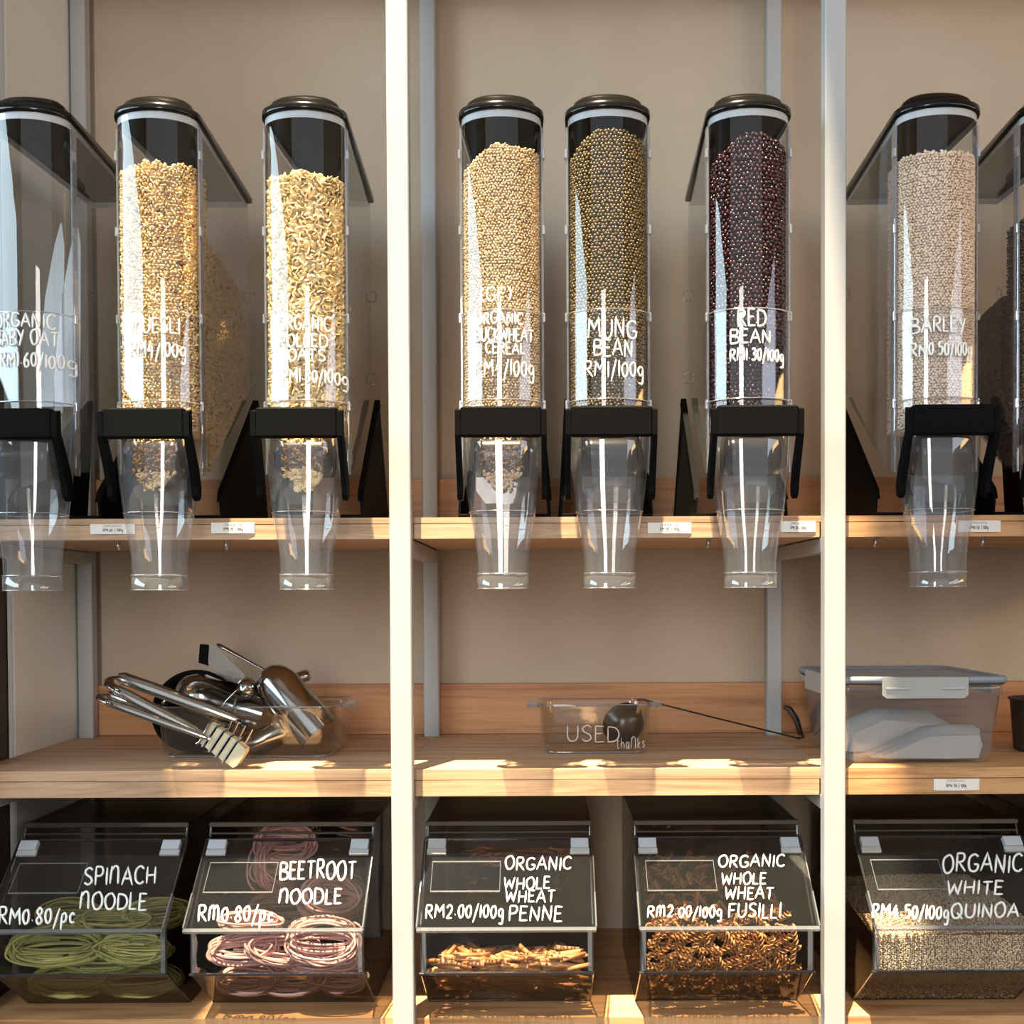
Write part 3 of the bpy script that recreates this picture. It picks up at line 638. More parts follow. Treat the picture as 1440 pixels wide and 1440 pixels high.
# ================================================================== SCOOP BINS
def make_bin():
    t = root('scoop_bin', (0, 0, 0), '', 'bin')
    hw = .151; z0 = 0.0005
    zt, zh, zl, zr = .979 - ZB, .957 - ZB, .826 - ZB, .741 - ZB
    prof = [(.10, zt), (.42, zt), (.42, z0), (.10, z0), (-.010, zr), (-.010, zl)]
    P = [(.098, zh)] + prof[:0]
    side = [(.10, zt), (.385, zt), (.385, z0), (.10, z0), (-.010, zr), (-.010, zl), (.090, zh - .006)]
    for s in (-1, 1):
        MB().prism(side, 'x', s * hw - .0012, s * hw + .0012).build('side_panel', M['bin'], t)
    MB().box(-hw, hw, .383, .386, z0, zt).build('back_panel', M['bin'], t)
    tp = MB().box(-hw - .002, hw + .002, .098, .388, zt, zt + .003).build('top_panel', M['bin'], t)
    MB().bbox(-hw - .003, hw + .003, .094, .101, zt - .004, zt + .005, .001).build('top_front_edge', M['binedge'], tp)
    MB().bbox(-hw, hw, .094, .099, zt - .018, zt - .014, .0008).build('cross_rib', M['binedge'], tp)
    MB().prism([(.10, z0), (.102, z0), (-.008, zr), (-.010, zr)], 'x', -hw, hw).build('lower_panel', M['bin'], t)
    MB().box(-hw, hw, .10, .386, z0, z0 + .002).build('floor_panel', M['bin'], t)
    fr = MB().box(-hw + .001, hw - .001, -.0115, -.010, zr, zl - .004).build('front_panel', M['frontclear'], t)
    for s in (-1, 1): MB().bbox(s * (hw - .005) - .004, s * (hw - .005) + .004, -.0135, -.0085, zr + .002, zl - .006, .001).build('corner_edge', M['rail'], fr)
    MB().bbox(-hw - .004, hw + .004, -.0145, -.008, zr - .003, zr + .001, .001).build('front_ledge', M['binedge'], fr)
    # edges of the side panels
    for s in (-1, 1): MB().tube([(s * hw, .385, zt), (s * hw, .10, zt), (s * hw, .092, zh), (s * hw, -.010, zl), (s * hw, -.010, zr), (s * hw, .10, z0 + .002)], .0018, n=6, smooth=False).build('panel_edge', M['binedge'], t)
    MB().tube([(-hw, .10, z0 + .0025), (hw, .10, z0 + .0025)], .0018, n=6).build('bottom_edge', M['binedge'], t)
    # sloping lid
    A = Vector((0, .087, zh - .004)); B = Vector((0, -.036, zl)); d = (B - A); Lq = d.length; d.normalize(); nn = Vector((0, -d.z, d.y)); nn = nn if nn.y < 0 else -nn
    def Q(x, u, h): p = A + d * (u * Lq) + nn * h; return (x, p.y, p.z)
    def slab(mb, x0, x1, u0, u1, h0, h1):
        return mb.loft([[Q(x0, u0, h0), Q(x1, u0, h0), Q(x1, u1, h0), Q(x0, u1, h0)], [Q(x0, u0, h1), Q(x1, u0, h1), Q(x1, u1, h1), Q(x0, u1, h1)]], cap=True, smooth=False)
    lw = hw + .0045
    ld = slab(MB(), -lw, lw, 0, 1, .0, .0022).build('lid', M['binclear'], t)
    slab(MB(), -lw, lw, .985, 1.02, -.005, .003).build('lid_front_edge', M['rail'], ld)
    for s in (-1, 1):
        slab(MB(), s * lw - .0013, s * lw + .0013, .62, .984, -.008, .005).build('side_lip', M['rail'], ld)
        slab(MB(), s * lw - .001, s * lw + .001, .013, .62, -.004, .003).build('side_rib', M['binedge'], ld)
    slab(MB(), -lw, lw, -.005, .012, -.003, .004).build('lid_back_rib', M['binedge'], ld)
    mb = MB()
    X0, X1, U0, U1 = -.137, -.013, .27, .60
    slab(mb, X0, X1, U0, U0 + .010, .002, .004); slab(mb, X0, X1, U1, U1 + .012, .002, .0045); slab(mb, X0, X0 + .001, U0, U1 + .001, .002, .004); slab(mb, X1 - .001, X1, U0, U1 + .001, .002, .004)
    mb.build('label_frame', M['rail'], ld)
    for s in (-1, 1):
        hb = MB(); xc = s * .131; slab(hb, xc - .016, xc + .016, .035, .140, .0025, .012)
        h_ = hb.build('hinge', M['hinge'], t)
        hb = MB(); slab(hb, xc - .0175, xc + .0175, .140, .195, .0025, .008); hb.build('hinge_foot', M['latch'], h_)
    t['_A'] = 0
    return t, (A, d, Lq, nn)
bp0, (LA, LD, LL, LN) = make_bin()
del bp0['_A']
bx = [-.818, -.4715, -.0675, .3190, .7280, 1.093]
bl = ['smoky clear scoop bin lettered spinach noodle, leftmost on the lower shelf', 'smoky clear scoop bin lettered beetroot noodle', 'smoky clear scoop bin lettered organic whole wheat penne',
      'smoky clear scoop bin lettered organic whole wheat fusilli', 'smoky clear scoop bin lettered organic white quinoa', 'smoky clear scoop bin at the right edge, past the quinoa bin']
BN = []
for k, x in enumerate(bx):
    o = bp0 if k == 0 else copy_tree(bp0)
    o.location = (x, 0, ZB); o['label'] = bl[k]; o['group'] = 'scoop bins on the lower shelf'; BN.append(o)
def binwrite(rt, lines, r=.0017):
    p0 = LA + Vector((rt.location.x, 0, ZB)) + LN * .0032; mb = MB()
    for tx, x0, x1, y0, y1 in lines: write(mb, tx, x0, x1, y0, y1, lambda px, py: atplane(px, py, p0, LN), r, slant=.08, up=tuple(LN))
    mb.build('lettering', M['ink'], rt)
binwrite(BN[0], [('SPInACH', 118, 219, 1218, 1243), ('nOODLE', 112, 206, 1256, 1279), ('RM0.80/pc', -2, 105, 1276, 1299)], .0020)
binwrite(BN[1], [('BEETROOT', 393, 500, 1211, 1236), ('nOODLE', 392, 480, 1250, 1271), ('Rm0.80/pc', 278, 384, 1273, 1296)], .0020)
binwrite(BN[2], [('ORGANIC', 710, 803, 1205, 1223), ('WHOLE', 708, 773, 1234, 1250), ('WHEAT', 710, 780, 1252, 1269), ('PENNE', 715, 790, 1274, 1295), ('RM2.00/100g', 598, 708, 1272, 1291)])
binwrite(BN[3], [('ORGANIC', 1010, 1103, 1202, 1219), ('WHOLE', 1014, 1077, 1228, 1244), ('WHEAT', 1019, 1087, 1247, 1264), ('FUSILLI', 1024, 1098, 1270, 1290), ('Rm2.00/100g', 910, 1015, 1274, 1290)])
binwrite(BN[4], [('ORGANIC', 1325, 1437, 1201, 1226), ('WHITE', 1331, 1410, 1238, 1257), ('QUINOA', 1337, 1432, 1270, 1290), ('RM4.50/100g', 1226, 1334, 1273, 1292)], .0020)
# ---------------------------------------- noodle nests
def strand_mat(name, stops, rough=.5): return grainmat(name, stops, rough, .4)
NM = [strand_mat('spinach_noodle', [(0, (.22, .25, .08)), (.6, (.44, .43, .13)), (1, (.68, .60, .22))]),
      strand_mat('beetroot_noodle', [(0, (.46, .24, .23)), (.6, (.66, .39, .36)), (1, (.76, .50, .43))])]
def nest(name, c, a, b, th, rot, mat, label, group, n=50, r=.0020, seed=0):
    """a folded skein: strands sweep round a flattened loop, some cutting back through its middle"""
    q = random.Random(seed); mb = MB(); K = 30
    Rm = Matrix.Rotation(rot[2], 3, 'Z') @ Matrix.Rotation(rot[0], 3, 'X') @ Matrix.Rotation(rot[1], 3, 'Y')
    for i in range(n):
        w = q.gauss(0, .5) * th; bs = q.choice((q.uniform(.7, 1.08), q.uniform(.7, 1.08), q.uniform(.2, .7))); as_ = q.uniform(.82, 1.04); ph = q.uniform(0, 6.28); st = q.uniform(0, 6.28)
        ln = q.uniform(.55, 1.0); sh = q.uniform(-.25, .25) * (1 - bs); tw = q.uniform(-.35, .35); wv = q.uniform(0, .0022); f = q.choice((2, 3, 4)); ox = q.uniform(-.08, .08)
        pts = []
        for k in range(K + 1):
            t = st + 2 * math.pi * ln * k / K
            x = a * (as_ * math.cos(t) + ox); y = b * (bs * math.sin(t + tw * math.cos(t)) + sh) + wv * math.sin(f * t + ph)
            pts.append(Vector(c) + Rm @ Vector((x, y, w * (1 + .6 * math.sin(t + ph)) + wv * math.cos(f * t))))
        mb.tube(pts, r, n=5, cap=True)
    o = mb.build(name, mat)
    return tag(o, label, 'noodles', group)
W1 = ['front left at the clear front panel', 'front right at the clear front panel', 'on top just right of the price lettering', 'on top at the left', 'on top at the right below the bin lettering', 'squashed in the lower left corner', 'squashed in the lower right corner', 'furthest back at the bottom', 'low in the middle behind the front panel']
nests1 = [(-.885, .040, .772, .078, .034, (1.25, .12, .12)), (-.745, .045, .765, .066, .026, (1.25, .1, -.15)), (-.80, .09, .795, .070, .028, (.8, .1, .2)), (-.90, .12, .800, .055, .03, (.9, 0, 0)),
          (-.735, .12, .805, .060, .028, (1.0, .0, .3)), (-.885, .085, .692, .07, .028, (1.0, 0, 0)), (-.755, .088, .690, .075, .027, (1.05, 0, .1)), (-.81, .22, .74, .08, .05, (.4, 0, 1)), (-.82, .068, .735, .075, .022, (1.0, 0, 0))]
for k, (x, y, z, a, b, rt) in enumerate(nests1):
    nest('noodle_nest', (x, y, z), a, b, .013, rt, NM[0], 'green spinach noodle nest, ' + W1[k] + ', leftmost bin', 'spinach noodle nests', seed=k + 1)
W2 = ['largest fold, front right at the clear panel', 'front left at the clear panel', 'at the centre front between two folds', 'on top at the left under the price lettering', 'on top at the right below the word noodle', 'standing at the back behind the label frame', 'highest, standing against the back', 'squashed in the lower left corner', 'squashed low in the middle', 'squashed in the lower right corner', 'deep at the back right', 'deep at the back left', 'low right just behind the front panel']
nests2 = [(-.400, .040, .780, .064, .040, (1.3, .25, -.15)), (-.545, .045, .765, .060, .030, (1.2, 0, .2)), (-.475, .055, .760, .066, .028, (1.1, .35, 0)), (-.535, .05, .812, .055, .018, (1.0, 0, 0)),
          (-.405, .12, .840, .055, .036, (1.2, .6, 0)), (-.52, .18, .88, .060, .05, (1.3, .8, .3)), (-.51, .19, .92, .055, .04, (1.2, .3, 0)), (-.55, .088, .692, .060, .026, (1.0, 0, 0)),
          (-.47, .088, .688, .060, .024, (1.0, 0, .1)), (-.385, .088, .692, .052, .026, (1.0, 0, -.1)), (-.42, .22, .80, .08, .05, (.5, 0, 1)), (-.52, .21, .78, .07, .05, (.5, 0, 0)), (-.41, .07, .732, .07, .022, (1.0, 0, 0))]
for k, (x, y, z, a, b, rt) in enumerate(nests2):
    nest('noodle_nest', (x, y, z), a, b, .013, rt, NM[1], 'pink beetroot noodle nest, ' + W2[k], 'beetroot noodle nests', seed=k + 40, r=.0023, n=40)
# ---------------------------------------- penne and fusilli, each piece its own object
pm = objrand('whole_wheat_penne', [(0, (.42, .17, .06)), (.5, (.56, .26, .10)), (1, (.66, .36, .17))], .45)
fm = objrand('whole_wheat_fusilli', [(0, (.40, .17, .06)), (.5, (.52, .25, .09)), (1, (.62, .34, .14))], .45)
mb = MB(); L, ro, ri, n = .021, .0042, .0031, 12
out = []; 
for s, sg in ((-1, 1), (1, 1)): out.append(s)
def ring(r, s, ex=0): return [(s * L + math.cos(2 * math.pi * k / n) * r * .9, r * math.cos(2 * math.pi * k / n), r * math.sin(2 * math.pi * k / n)) for k in range(n)]
mb.loft([ring(ri, -1), ring(ro, -1), ring(ro, 1), ring(ri, 1), ring(ri, -1)])
penne0 = mb.build('penne', pm)
mb = MB(); K = 16
for bld in range(3):
    secs = []
    for k in range(K + 1):
        u = k / K; a = u * 2.2 * 2 * math.pi / 1.6 + bld * 2 * math.pi / 3; rr = .0066
        x = (u - .5) * .034; c0, s0 = math.cos(a), math.sin(a)
        secs.append([(x, c0 * .0004 - s0 * .0006, s0 * .0004 + c0 * .0006), (x + .0006, c0 * rr * .7 - s0 * .0009, s0 * rr * .7 + c0 * .0009), (x, c0 * rr, s0 * rr), (x - .0006, c0 * rr * .7 + s0 * .0009, s0 * rr * .7 - c0 * .0009)])
    mb.loft(secs, cap=True)
fus0 = mb.build('fusilli', fm)
def scatter_pasta(base, rt, count_front, count_top, topf, label, group, tilt, yfront=.004):
    first = True; cx = rt.location.x; k = 0; tot = count_front + count_top
    for i in range(tot):
        if first: o = base; first = False
        else: o = base.copy(); COL.objects.link(o)
        if i < count_front:      # against the front panel and the sloping lower panel
            rows = count_front // 13; row = i // 13; u = ((i % 13) + rnd.uniform(0, 1)) / 13
            x = cx - .126 + u * .252; tz = topf((x - cx) / .15); z = .664 + (tz - .664) * (row + rnd.uniform(.1, .9)) / max(1, rows)
            y = yfront + .012 + rnd.uniform(0, .006) + max(0, (.741 - z)) * 1.16
            rz = rnd.uniform(-.28, .28); ry = rnd.gauss(0, tilt); rx = rnd.uniform(0, 6)
        else:
            y = rnd.uniform(.025, .14 if tilt < .3 else .30); x = cx + rnd.uniform(-.122, .122); tz = topf((x - cx) / .15)
            z = tz + rnd.uniform(-.012, .004) + (-y * .22 if tilt < .3 else min(.05, max(0, y - .03) * .2)); rz = rnd.uniform(0, 6.28); ry = rnd.gauss(0, tilt * .8); rx = rnd.uniform(0, 6)
            if y < .05: rz = rnd.uniform(-.5, .5)
        o.location = (x, y, z); o.rotation_euler = (rx, ry, rz); tag(o, label, 'pasta', group)
scatter_pasta(penne0, BN[2], 117, 110, lambda u: .757 + .010 * abs(u) ** 2 + .003 * math.sin(u * 9), 'brown whole wheat penne tube heaped in the third scoop bin', 'penne in the scoop bin', .12)
scatter_pasta(fus0, BN[3], 182, 118, lambda u: .808 - .010 * math.sin(u * 5), 'brown whole wheat fusilli spiral heaped in the fourth scoop bin', 'fusilli in the scoop bin', .75)
# ---------------------------------------- quinoa
def quinoa():
    cx = BN[4].location.x; sp = .0040; pts = []
    topz = lambda x, y: .800 + .020 * math.sin((x - cx) * 9 + 1) * .3 + min(.016, y * .12)
    for z in np.arange(.65, .80, sp * .87):
        y = -.006 + max(0, (.741 - z)) * 1.09 + .003
        for x in np.arange(cx - .146, cx + .146, sp):
            if z < topz(x, y): pts.append((x + nr.uniform(-.3, .3) * sp, y + nr.uniform(0, .3) * sp, z + nr.uniform(-.3, .3) * sp))
    for y in np.arange(.0, .30, sp):
        for x in np.arange(cx - .146, cx + .146, sp): pts.append((x + nr.uniform(-.4, .4) * sp, y, topz(x, y) + nr.uniform(-.3, .3) * sp))
    V, Fc = scatter(pts, (.0023, .0022, .0017), ICO0)
    ys = [(-.001, .742), (.10, .652), (.37, .652), (.37, .808), (.14, .808), (.0, .797)]
    C = [(cx - .145, y, z) for y, z in ys] + [(cx + .145, y, z) for y, z in ys]
    Cf = []
    for i in range(6):
        j = (i + 1) % 6; Cf += [(i, j, 6 + j), (i, 6 + j, 6 + i)]
    for i in range(1, 5): Cf += [(0, i, i + 1), (6, 6 + i, 7 + i)]
    o = fromnp('white_quinoa', np.concatenate([V, np.array(C)]), np.concatenate([Fc, np.array(Cf) + len(V)]), GM['quinoa'])
    tag(o, 'pale cream quinoa grains filling the fifth scoop bin', 'grain', kind='stuff')
quinoa()
# ================================================================== MID SHELF
def rrect(cx, cy, hx, hy, rad, z, m=6):
    o = []
    for (sx, sy, a0) in ((1, 1, 0), (-1, 1, 90), (-1, -1, 180), (1, -1, 270)):
        for k in range(m + 1):
            a = R(a0 + 90 * k / m); o.append((cx + sx * (hx - rad) + rad * math.cos(a), cy + sy * (hy - rad) + rad * math.sin(a), z))
    return o
def dish(name, cx, cy, hx, hy, h, label, tabs, cat='dish'):
    z = ZM + .0004; t = root(name, (cx, cy, z), label, cat); r = .03
    S = [(hx - .022, hy - .022, z), (hx - .012, hy - .012, z + .004), (hx - .007, hy - .007, z + .012), (hx - .002, hy - .002, z + h - .008), (hx + .001, hy + .001, z + h - .004), (hx + .001, hy + .001, z + h), (hx - .004, hy - .004, z + h),
         (hx - .006, hy - .006, z + h - .006), (hx - .011, hy - .011, z + .014), (hx - .022, hy - .022, z + .006)]
    MB().loft([rrect(cx, cy, a, b, min(r, b - .003), zz) for a, b, zz in S], cap=True).build('body', M['glass'], t)
    mb = MB(); ed = rrect(cx, cy, hx, hy, r, z + h); mb.tube(ed + [ed[0]], .0014, n=6)
    mb.build('rim', M['rail'], t)
    mb = MB(); ed = rrect(cx, cy, hx - .015, hy - .015, r - .008, z + .003); mb.tube(ed + [ed[0]], .0024, n=6); mb.build('base_edge', M['rail'], t)
    for s in tabs:
        MB().loft([rrect(cx + s * (hx + .010), cy, .013, .035, .008, z + h - .008), rrect(cx + s * (hx + .010), cy, .013, .035, .008, z + h - .001)], cap=True, smooth=False).build('tab_handle', M['rail'], t)
    return t
# first dish
pl = at(214, 1000, .15); pr = at(470, 1000, .15); c1 = (pl.x + pr.x) / 2; h1 = (pr.x - pl.x) / 2
d1 = dish('glass_dish', c1, .245, h1, .095, .100, 'large clear glass dish holding steel scoops and tongs', (-1, 1))
pl = at(757, 1000, .18); pr = at(918, 1000, .18); c2 = (pl.x + pr.x) / 2; h2 = (pr.x - pl.x) / 2
d2 = dish('small_glass_dish', c2, .245, h2, .062, .098, 'small clear glass dish lettered used, holding a ladle bowl', (1, -1))
mb = MB()
for tx, x0, x1, y0, y1, rr in (('USED', 797, 871, 1020, 1043, .0013), ('thanks', 867, 907, 1036, 1052, .0007)):
    write(mb, tx, x0, x1, y0, y1, lambda px, py: (lambda p: (p.x, .1805, p.z))(at(px, py, .1805)), rr, up=(0, -1, 0))
mb.build('lettering', M['faint'], d2)
# dark round bowl leaning in the dish
def orient(n, up=(0, 0, 1)):
    n = Vector(n).normalized(); q = n.to_track_quat('Z', 'Y'); return q.to_matrix()
bc = at(275, 1000, .235); R_ = .083
t = root('black_bowl', (bc.x, bc.y, bc.z), 'round black plastic bowl standing on edge in the large glass dish', 'bowl')
Rb = orient((.15, -1, .25))
MB().lathe([(.0001, -.035), (.045, -.034), (.066, -.022), (R_ - .002, .006), (R_, .008), (R_ - .003, .009), (.063, -.016), (.042, -.028), (.0001, -.030)], bc, 40, Rb).build('shell', M['black'], t)
# steel scoop: bowl = half open cylinder with domed end, tube handle
def scoop(name, p_handle, p_neck, p_end, rad, label, up, open_dir, mat=None, hr=.007):
    mat = mat or M['steel']
    p0, p1, p2 = Vector(p_handle), Vector(p_neck), Vector(p_end)
    t = root(name, tuple(p1), label, 'scoop', 'steel scoops in the large glass dish')
    ax = (p2 - p1); L = ax.length; ax.normalize(); o = Vector(open_dir); o = (o - ax * o.dot(ax)).normalized(); sd = ax.cross(o)
    mb = MB(); secs = []; n = 20
    prof = [(0, .02), (.03, .45), (.09, .72), (.18, .90), (.3, 1), (.6, 1), (.8, 1), (1, .97)]
    for inner in (0, 1):
        ss = []
        for u, q in prof:
            half = 180 if u < .22 else (180 - 75 * min(1, (u - .22) / .25))
            rr = rad * q - (.0012 if inner else 0)
            cen = p1 + ax * (u * L + (.001 if inner else 0))
            ss.append([cen - o * rr * math.cos(R(-half + 2 * half * k / n)) + sd * rr * math.sin(R(-half + 2 * half * k / n)) for k in range(n + 1)])
        mb.loft(ss, closed=False)
    mb.build('bowl', mat, t)
    hd = MB(); dv = p1 - p0
    hd.tube([p0, p0 + dv * .04, p0 + dv * .25, p0 + dv * .6, p1 - dv.normalized() * .004, p1 + ax * .006], [hr * .55, hr, hr * .95, hr * .7, hr * .6, hr * .6], n=14, flat=.55)
    hd.build('handle', mat, t)
    return t
scoop('steel_scoop', at(306, 906, .25), at(372, 942, .22), at(450, 1034, .18), .044, 'big shiny steel scoop lying bowl down at the right of the dish', None, (.55, .35, -.6))
scoop('steel_scoop', at(228, 990, .19), at(250, 968, .20), at(356, 1000, .17), .042, 'steel scoop lying bowl up across the black bowl', None, (.1, -.75, .35))
scoop('steel_scoop', at(436, 948, .30), at(352, 975, .28), at(320, 1010, .27), .026, 'steel scoop at the back whose rounded cap pokes out behind the big scoop', None, (0, 1, 0), hr=.023)
scoop('steel_scoop', at(400, 1012, .22), at(412, 1020, .21), at(352, 1050, .19), .026, 'steel scoop lying low inside the right half of the glass dish', None, (0, .9, -.3))
# spoon with round bowl
sc = at(347, 968, .21)
t = root('round_measuring_spoon', tuple(sc), 'small round steel measuring spoon left of the big scoop', 'spoon')
MB().lathe([(.0001, -.022), (.012, -.018), (.019, -.008), (.0215, .004), (.0205, .004), (.018, -.007), (.0001, -.020)], sc, 24, orient((.2, .9, .1))).build('bowl', M['steel'], t)
MB().tube([at(338, 965, .21), at(318, 985, .20), at(300, 1010, .20)], .004, n=8, flat=.4).build('handle', M['steel'], t)
# flat handled server poking up
t = root('flat_server', tuple(at(310, 930, .27)), 'steel flat server with a dark square end standing up at the back of the dish', 'utensil')
def quad(pxs, Y, th):
    P = [at(x, y, Y) for x, y in pxs]; return MB().loft([[tuple(p) for p in P], [(p.x, p.y + th, p.z) for p in P]], cap=True, smooth=False)
quad([(293, 906), (302, 908), (345, 950), (330, 972), (293, 934)], .26, .002).build('blade', M['brushed'], t)
quad([(281, 906), (294, 907), (292, 936), (279, 932)], .259, .012).build('end_cap', M['black'], t)
# tongs
def tongs(loc, arms, label):
    t = root('steel_tongs', tuple(loc), label, 'tongs', 'steel tongs in the large glass dish')
    for (sx, sy, sY), (ex, ey, eY), wd in arms:
        a, e = Vector(at(sx, sy, sY)), Vector(at(ex, ey, eY)); v = e - a
        MB().tube([a, a + v * .04, a + v * .3, a + v * .7, e - v * .03, e], [wd * .55, wd * .95, wd, wd * .9, wd * .6, wd * .4], n=16, flat=.5, up=(.2, -1, .35)).build('arm', M['steel'], t)
    (x0, y0, Y0), (x1, y1, Y1) = arms[0][0], arms[1][0]; p, q = Vector(at(x0, y0, Y0)), Vector(at(x1, y1, Y1)); m = (p + q) / 2 + Vector((-.013, 0, .004)); wd = arms[0][2]
    MB().tube([p + Vector((.006, 0, -.002)), p.lerp(m, .5) + Vector((-.004, 0, .0)), m, q.lerp(m, .5) + Vector((-.004, 0, 0)), q + Vector((.006, 0, -.002))], wd * .85, n=12, flat=.35, up=(0, -.3, 1)).build('hinge_bend', M['steel'], t)
    c = Vector(at(arms[0][0][0] + 5, arms[0][0][1] + 2, arms[0][0][2] - .008)); MB().lathe([(.0001, 0), (.004, 0), (.0035, .004), (.0001, .005)], c, 14, Matrix.Rotation(R(90), 3, 'X')).build('rivet', M['steel'], t)
    return t
q1 = tongs(at(160, 958, .07), [((160, 968, .055), (298, 1040, .050), .0105), ((166, 951, .10), (334, 1012, .10), .0125)], 'upper pair of steel tongs with ribbed cream gripper resting on the dish')
q2 = tongs(at(146, 984, .05), [((148, 986, .038), (290, 1037, .036), .0078), ((150, 976, .075), (246, 1006, .10), .0080)], 'lower pair of slim steel tongs leaning below the wider tongs')
# ribbed cream head: steps
g0, g1 = Vector(at(287, 1030, .048)), Vector(at(326, 1058, .040)); ax = (g1 - g0); 
hd = MB()
nv = Vector((ax.z, 0, -ax.x)).normalized()
if nv.z < 0: nv = -nv
segs = 4
for k in range(segs):
    def plate(u0, u1, ww, y0, y1, nm_, m_):
        a = g0 + ax * u0; e = g0 + ax * u1; P = [a - nv * ww, a + nv * ww, e + nv * ww * 1.04, e - nv * ww * 1.04]
        MB().loft([[(p.x, p.y + y0, p.z) for p in P], [(p.x, p.y + y1, p.z) for p in P]], cap=True, smooth=False).build(nm_, M[m_], q1)
    plate(k / segs, (k + .62) / segs, .0200 + .0006 * k, 0, .022, 'gripper_rib', 'cream')
    plate((k + .62) / segs, (k + .78) / segs, .0225 + .0006 * k, -.003, .024, 'gripper_plate', 'steel_white')
    plate((k + .78) / segs, (k + 1.0) / segs, .0175, .003, .018, 'gripper_gap', 'black')
P = [g0 + ax * 1.0 - nv * .021, g0 + ax * 1.0 + nv * .021, g0 + ax * 1.28 + nv * .020, g0 + ax * 1.34 + nv * .012, g0 + ax * 1.34 - nv * .014, g0 + ax * 1.28 - nv * .021]
MB().loft([[(p.x, p.y - .002, p.z) for p in P], [(p.x, p.y + .022, p.z) for p in P]], cap=True, smooth=False).build('gripper_tip', M['cream'], q1)
for k, (x0, y0, x1, y1) in enumerate([(317, 1036, 326, 1012), (324, 1040, 335, 1015), (333, 1043, 345, 1020), (342, 1050, 355, 1025)]):
    MB().tube([at(x0, y0, .06), at(x1, y1, .052)], .0019, n=8).build('tine', M['steel'], q1)
MB().tube([g0 - nv * .024 + Vector((0, -.002, 0)), g0 - nv * .02 + Vector((.004, -.002, 0)), g0 + nv * .02 + Vector((0, -.002, 0))], .004, n=8, flat=.6).build('collar', M['steel'], q1)
# ladle
lb = at(877, 1017, .245)
t = root('ladle', tuple(lb), 'dark steel ladle, bowl in the small dish, long handle on the shelf', 'ladle')
MB().lathe([(.0001, -.040), (.022, -.034), (.037, -.018), (.043, .004), (.0445, .005), (.042, .004), (.035, -.016), (.0001, -.037)], lb, 36, orient((-.35, .85, .35))).build('bowl', M['darkladle'], t)
e = atz(1122, 1038, ZM + .004)
MB().tube([at(897, 984, .235), at(905, 984, .24), at(1000, 1008, .31), e], [.003, .0035, .003, .003], n=10, flat=.6).build('handle', M['darkladle'], t)
ez = e
MB().tube([ez, ez + Vector((.012, 0, .003)), at(1126, 1032, ez.y), at(1120, 1012, ez.y), at(1110, 997, ez.y), at(1102, 994, ez.y)], [.003, .004, .006, .007, .007, .004], n=10, flat=.4, up=(0, 1, 0)).build('hook', M['darkladle'], t)
# storage tub
tx, ty = .690, .195; zt0 = ZM + .0004; hx, hy = .1365, .125
t = root('storage_tub', (tx, ty, zt0), 'clear plastic storage tub with grey-blue clip lid right of the white post', 'container')
S = [(hx - .012, hy - .012, 0), (hx - .003, hy - .003, .003), (hx + .001, hy + .001, .02), (hx + .012, hy + .008, .125), (hx + .016, hy + .011, .127), (hx + .017, hy + .012, .148), (hx + .014, hy + .010, .148), (hx + .012, hy + .008, .13), (hx - .002, hy - .002, .02), (hx - .012, hy - .012, .004)]
MB().loft([rrect(tx, ty, a, b, .022, zt0 + z) for a, b, z in S], cap=True).build('body', M['tub'], t)
ld = MB(); ld.loft([rrect(tx, ty, a, b, .022, zt0 + z) for a, b, z in ((hx + .018, hy + .014, .1485), (hx + .022, hy + .018, .150), (hx + .022, hy + .018, .158), (hx + .019, hy + .015, .161), (hx + .010, hy + .006, .1605), (hx + .004, hy, .156))], cap=True)
ldo = ld.build('lid', M['tublid'], t)
MB().loft([rrect(tx, ty, hx + .0185, hy + .0145, .022, zt0 + .146), rrect(tx, ty, hx + .0185, hy + .0145, .022, zt0 + .1495)], cap=True, smooth=False).build('seal', M['tinyink'], ldo)
yf = ty - hy - .019
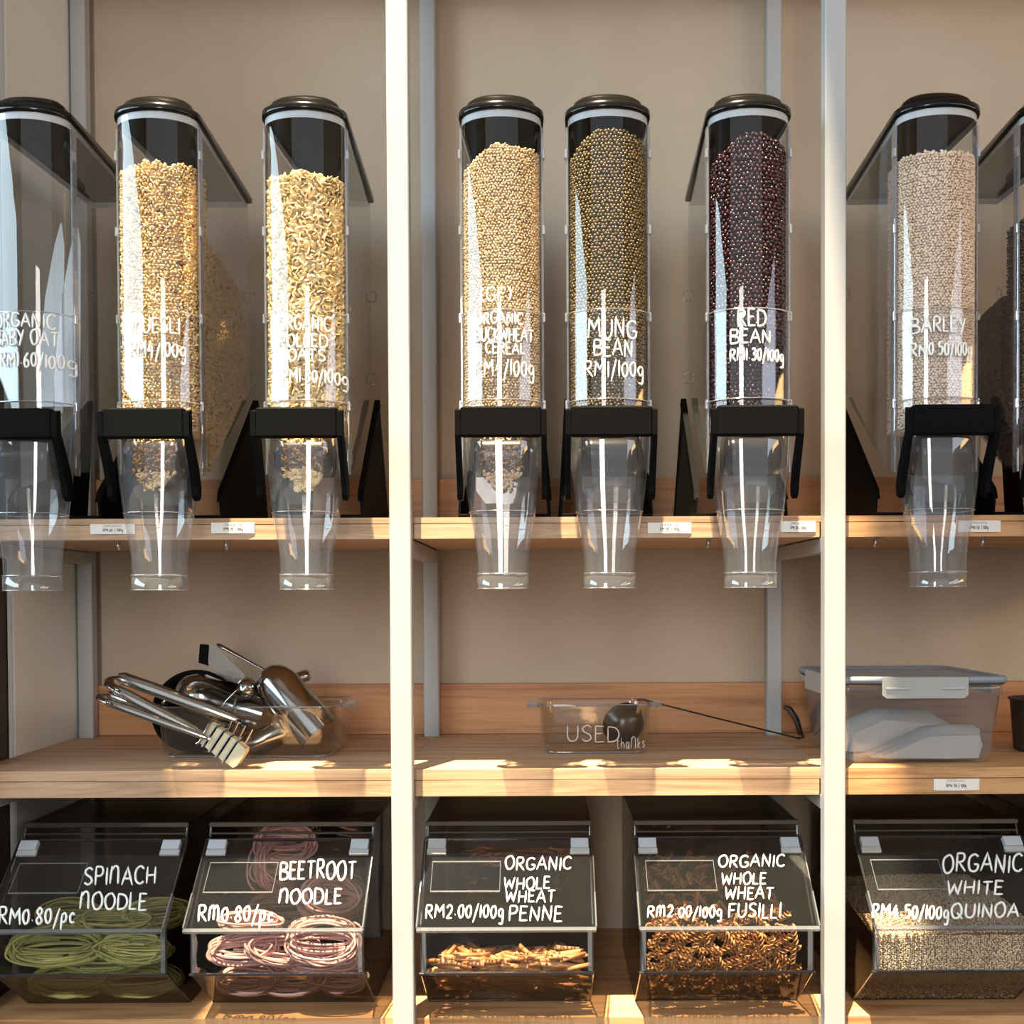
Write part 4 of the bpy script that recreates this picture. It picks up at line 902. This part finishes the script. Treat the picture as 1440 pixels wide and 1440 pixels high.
la = MB(); la.loft([rrect(tx - .0, 0, .083, .5, .012, 0)[:0] or [(x, yf, z) for x, z in [(tx - .078, zt0 + .128), (tx - .070, zt0 + .122), (tx + .070, zt0 + .122), (tx + .078, zt0 + .128), (tx + .078, zt0 + .160), (tx - .078, zt0 + .160)]],
                    [(x, yf - .003, z) for x, z in [(tx - .078, zt0 + .128), (tx - .070, zt0 + .122), (tx + .070, zt0 + .122), (tx + .078, zt0 + .128), (tx + .078, zt0 + .160), (tx - .078, zt0 + .160)]]], cap=True, smooth=False)
lo = la.build('latch', M['latch'], t)
for s in (-1, 1):
    MB().bbox(tx + s * .05 - .022, tx + s * .05 + .022, yf - .0055, yf - .003, zt0 + .138, zt0 + .142, .0008).build('latch_slot', M['hinge'], lo)
    MB().prism([(ty - .06, zt0 + .122), (ty + .06, zt0 + .122), (ty + .06, zt0 + .160), (ty - .06, zt0 + .160)], 'x', tx + s * (hx + .024) - .0015, tx + s * (hx + .024) + .0015).build('side_latch', M['latch'], t)
# paper bags inside
def paper(name, pts, y0, y1, label, seed):
    q = random.Random(seed); n = 10; mb = MB(); secs = []
    for j in range(n + 1):
        y = y0 + (y1 - y0) * j / n; f = .75 + .25 * math.sin(math.pi * j / n)
        secs.append([(x + q.uniform(-.003, .003), y + q.uniform(-.003, .003), zt0 + .006 + (z) * f + (q.uniform(-.003, .003) if z > .004 else 0)) for x, z in pts])
    mb.loft(secs, cap=True, smooth=True); o = mb.build(name, M['paper']); return tag(o, label, 'paper')
paper('paper_bag', [(tx - .05, 0), (tx + .0, 0), (tx + .06, 0), (tx + .118, .0), (tx + .122, .03), (tx + .118, .058), (tx + .06, .058), (tx + .02, .052), (tx - .02, .03), (tx - .06, .010), (tx - .085, .003)], .088, .15, 'crumpled white paper bag at the front inside the clear tub', 3)
paper('paper_bag', [(tx - .10, 0), (tx + .0, 0), (tx + .1, 0), (tx + .11, .05), (tx + .06, .075), (tx - .03, .082), (tx - .09, .05)], .17, .27, 'bulky off-white paper bag at the back inside the clear tub', 5)
# black pot on the right
p = at(1423, 1000, .22)
t = root('black_pot', (p.x + .058, .22, ZM), 'dark brown round pot cut off by the right edge of the picture', 'pot')
MB().lathe([(.0001, .0005), (.048, .0005), (.050, .004), (.0565, .100), (.060, .101), (.060, .104), (.054, .104), (.047, .006), (.0001, .004)], (p.x + .058, .22, ZM), 40).build('body', M['dark'], t)
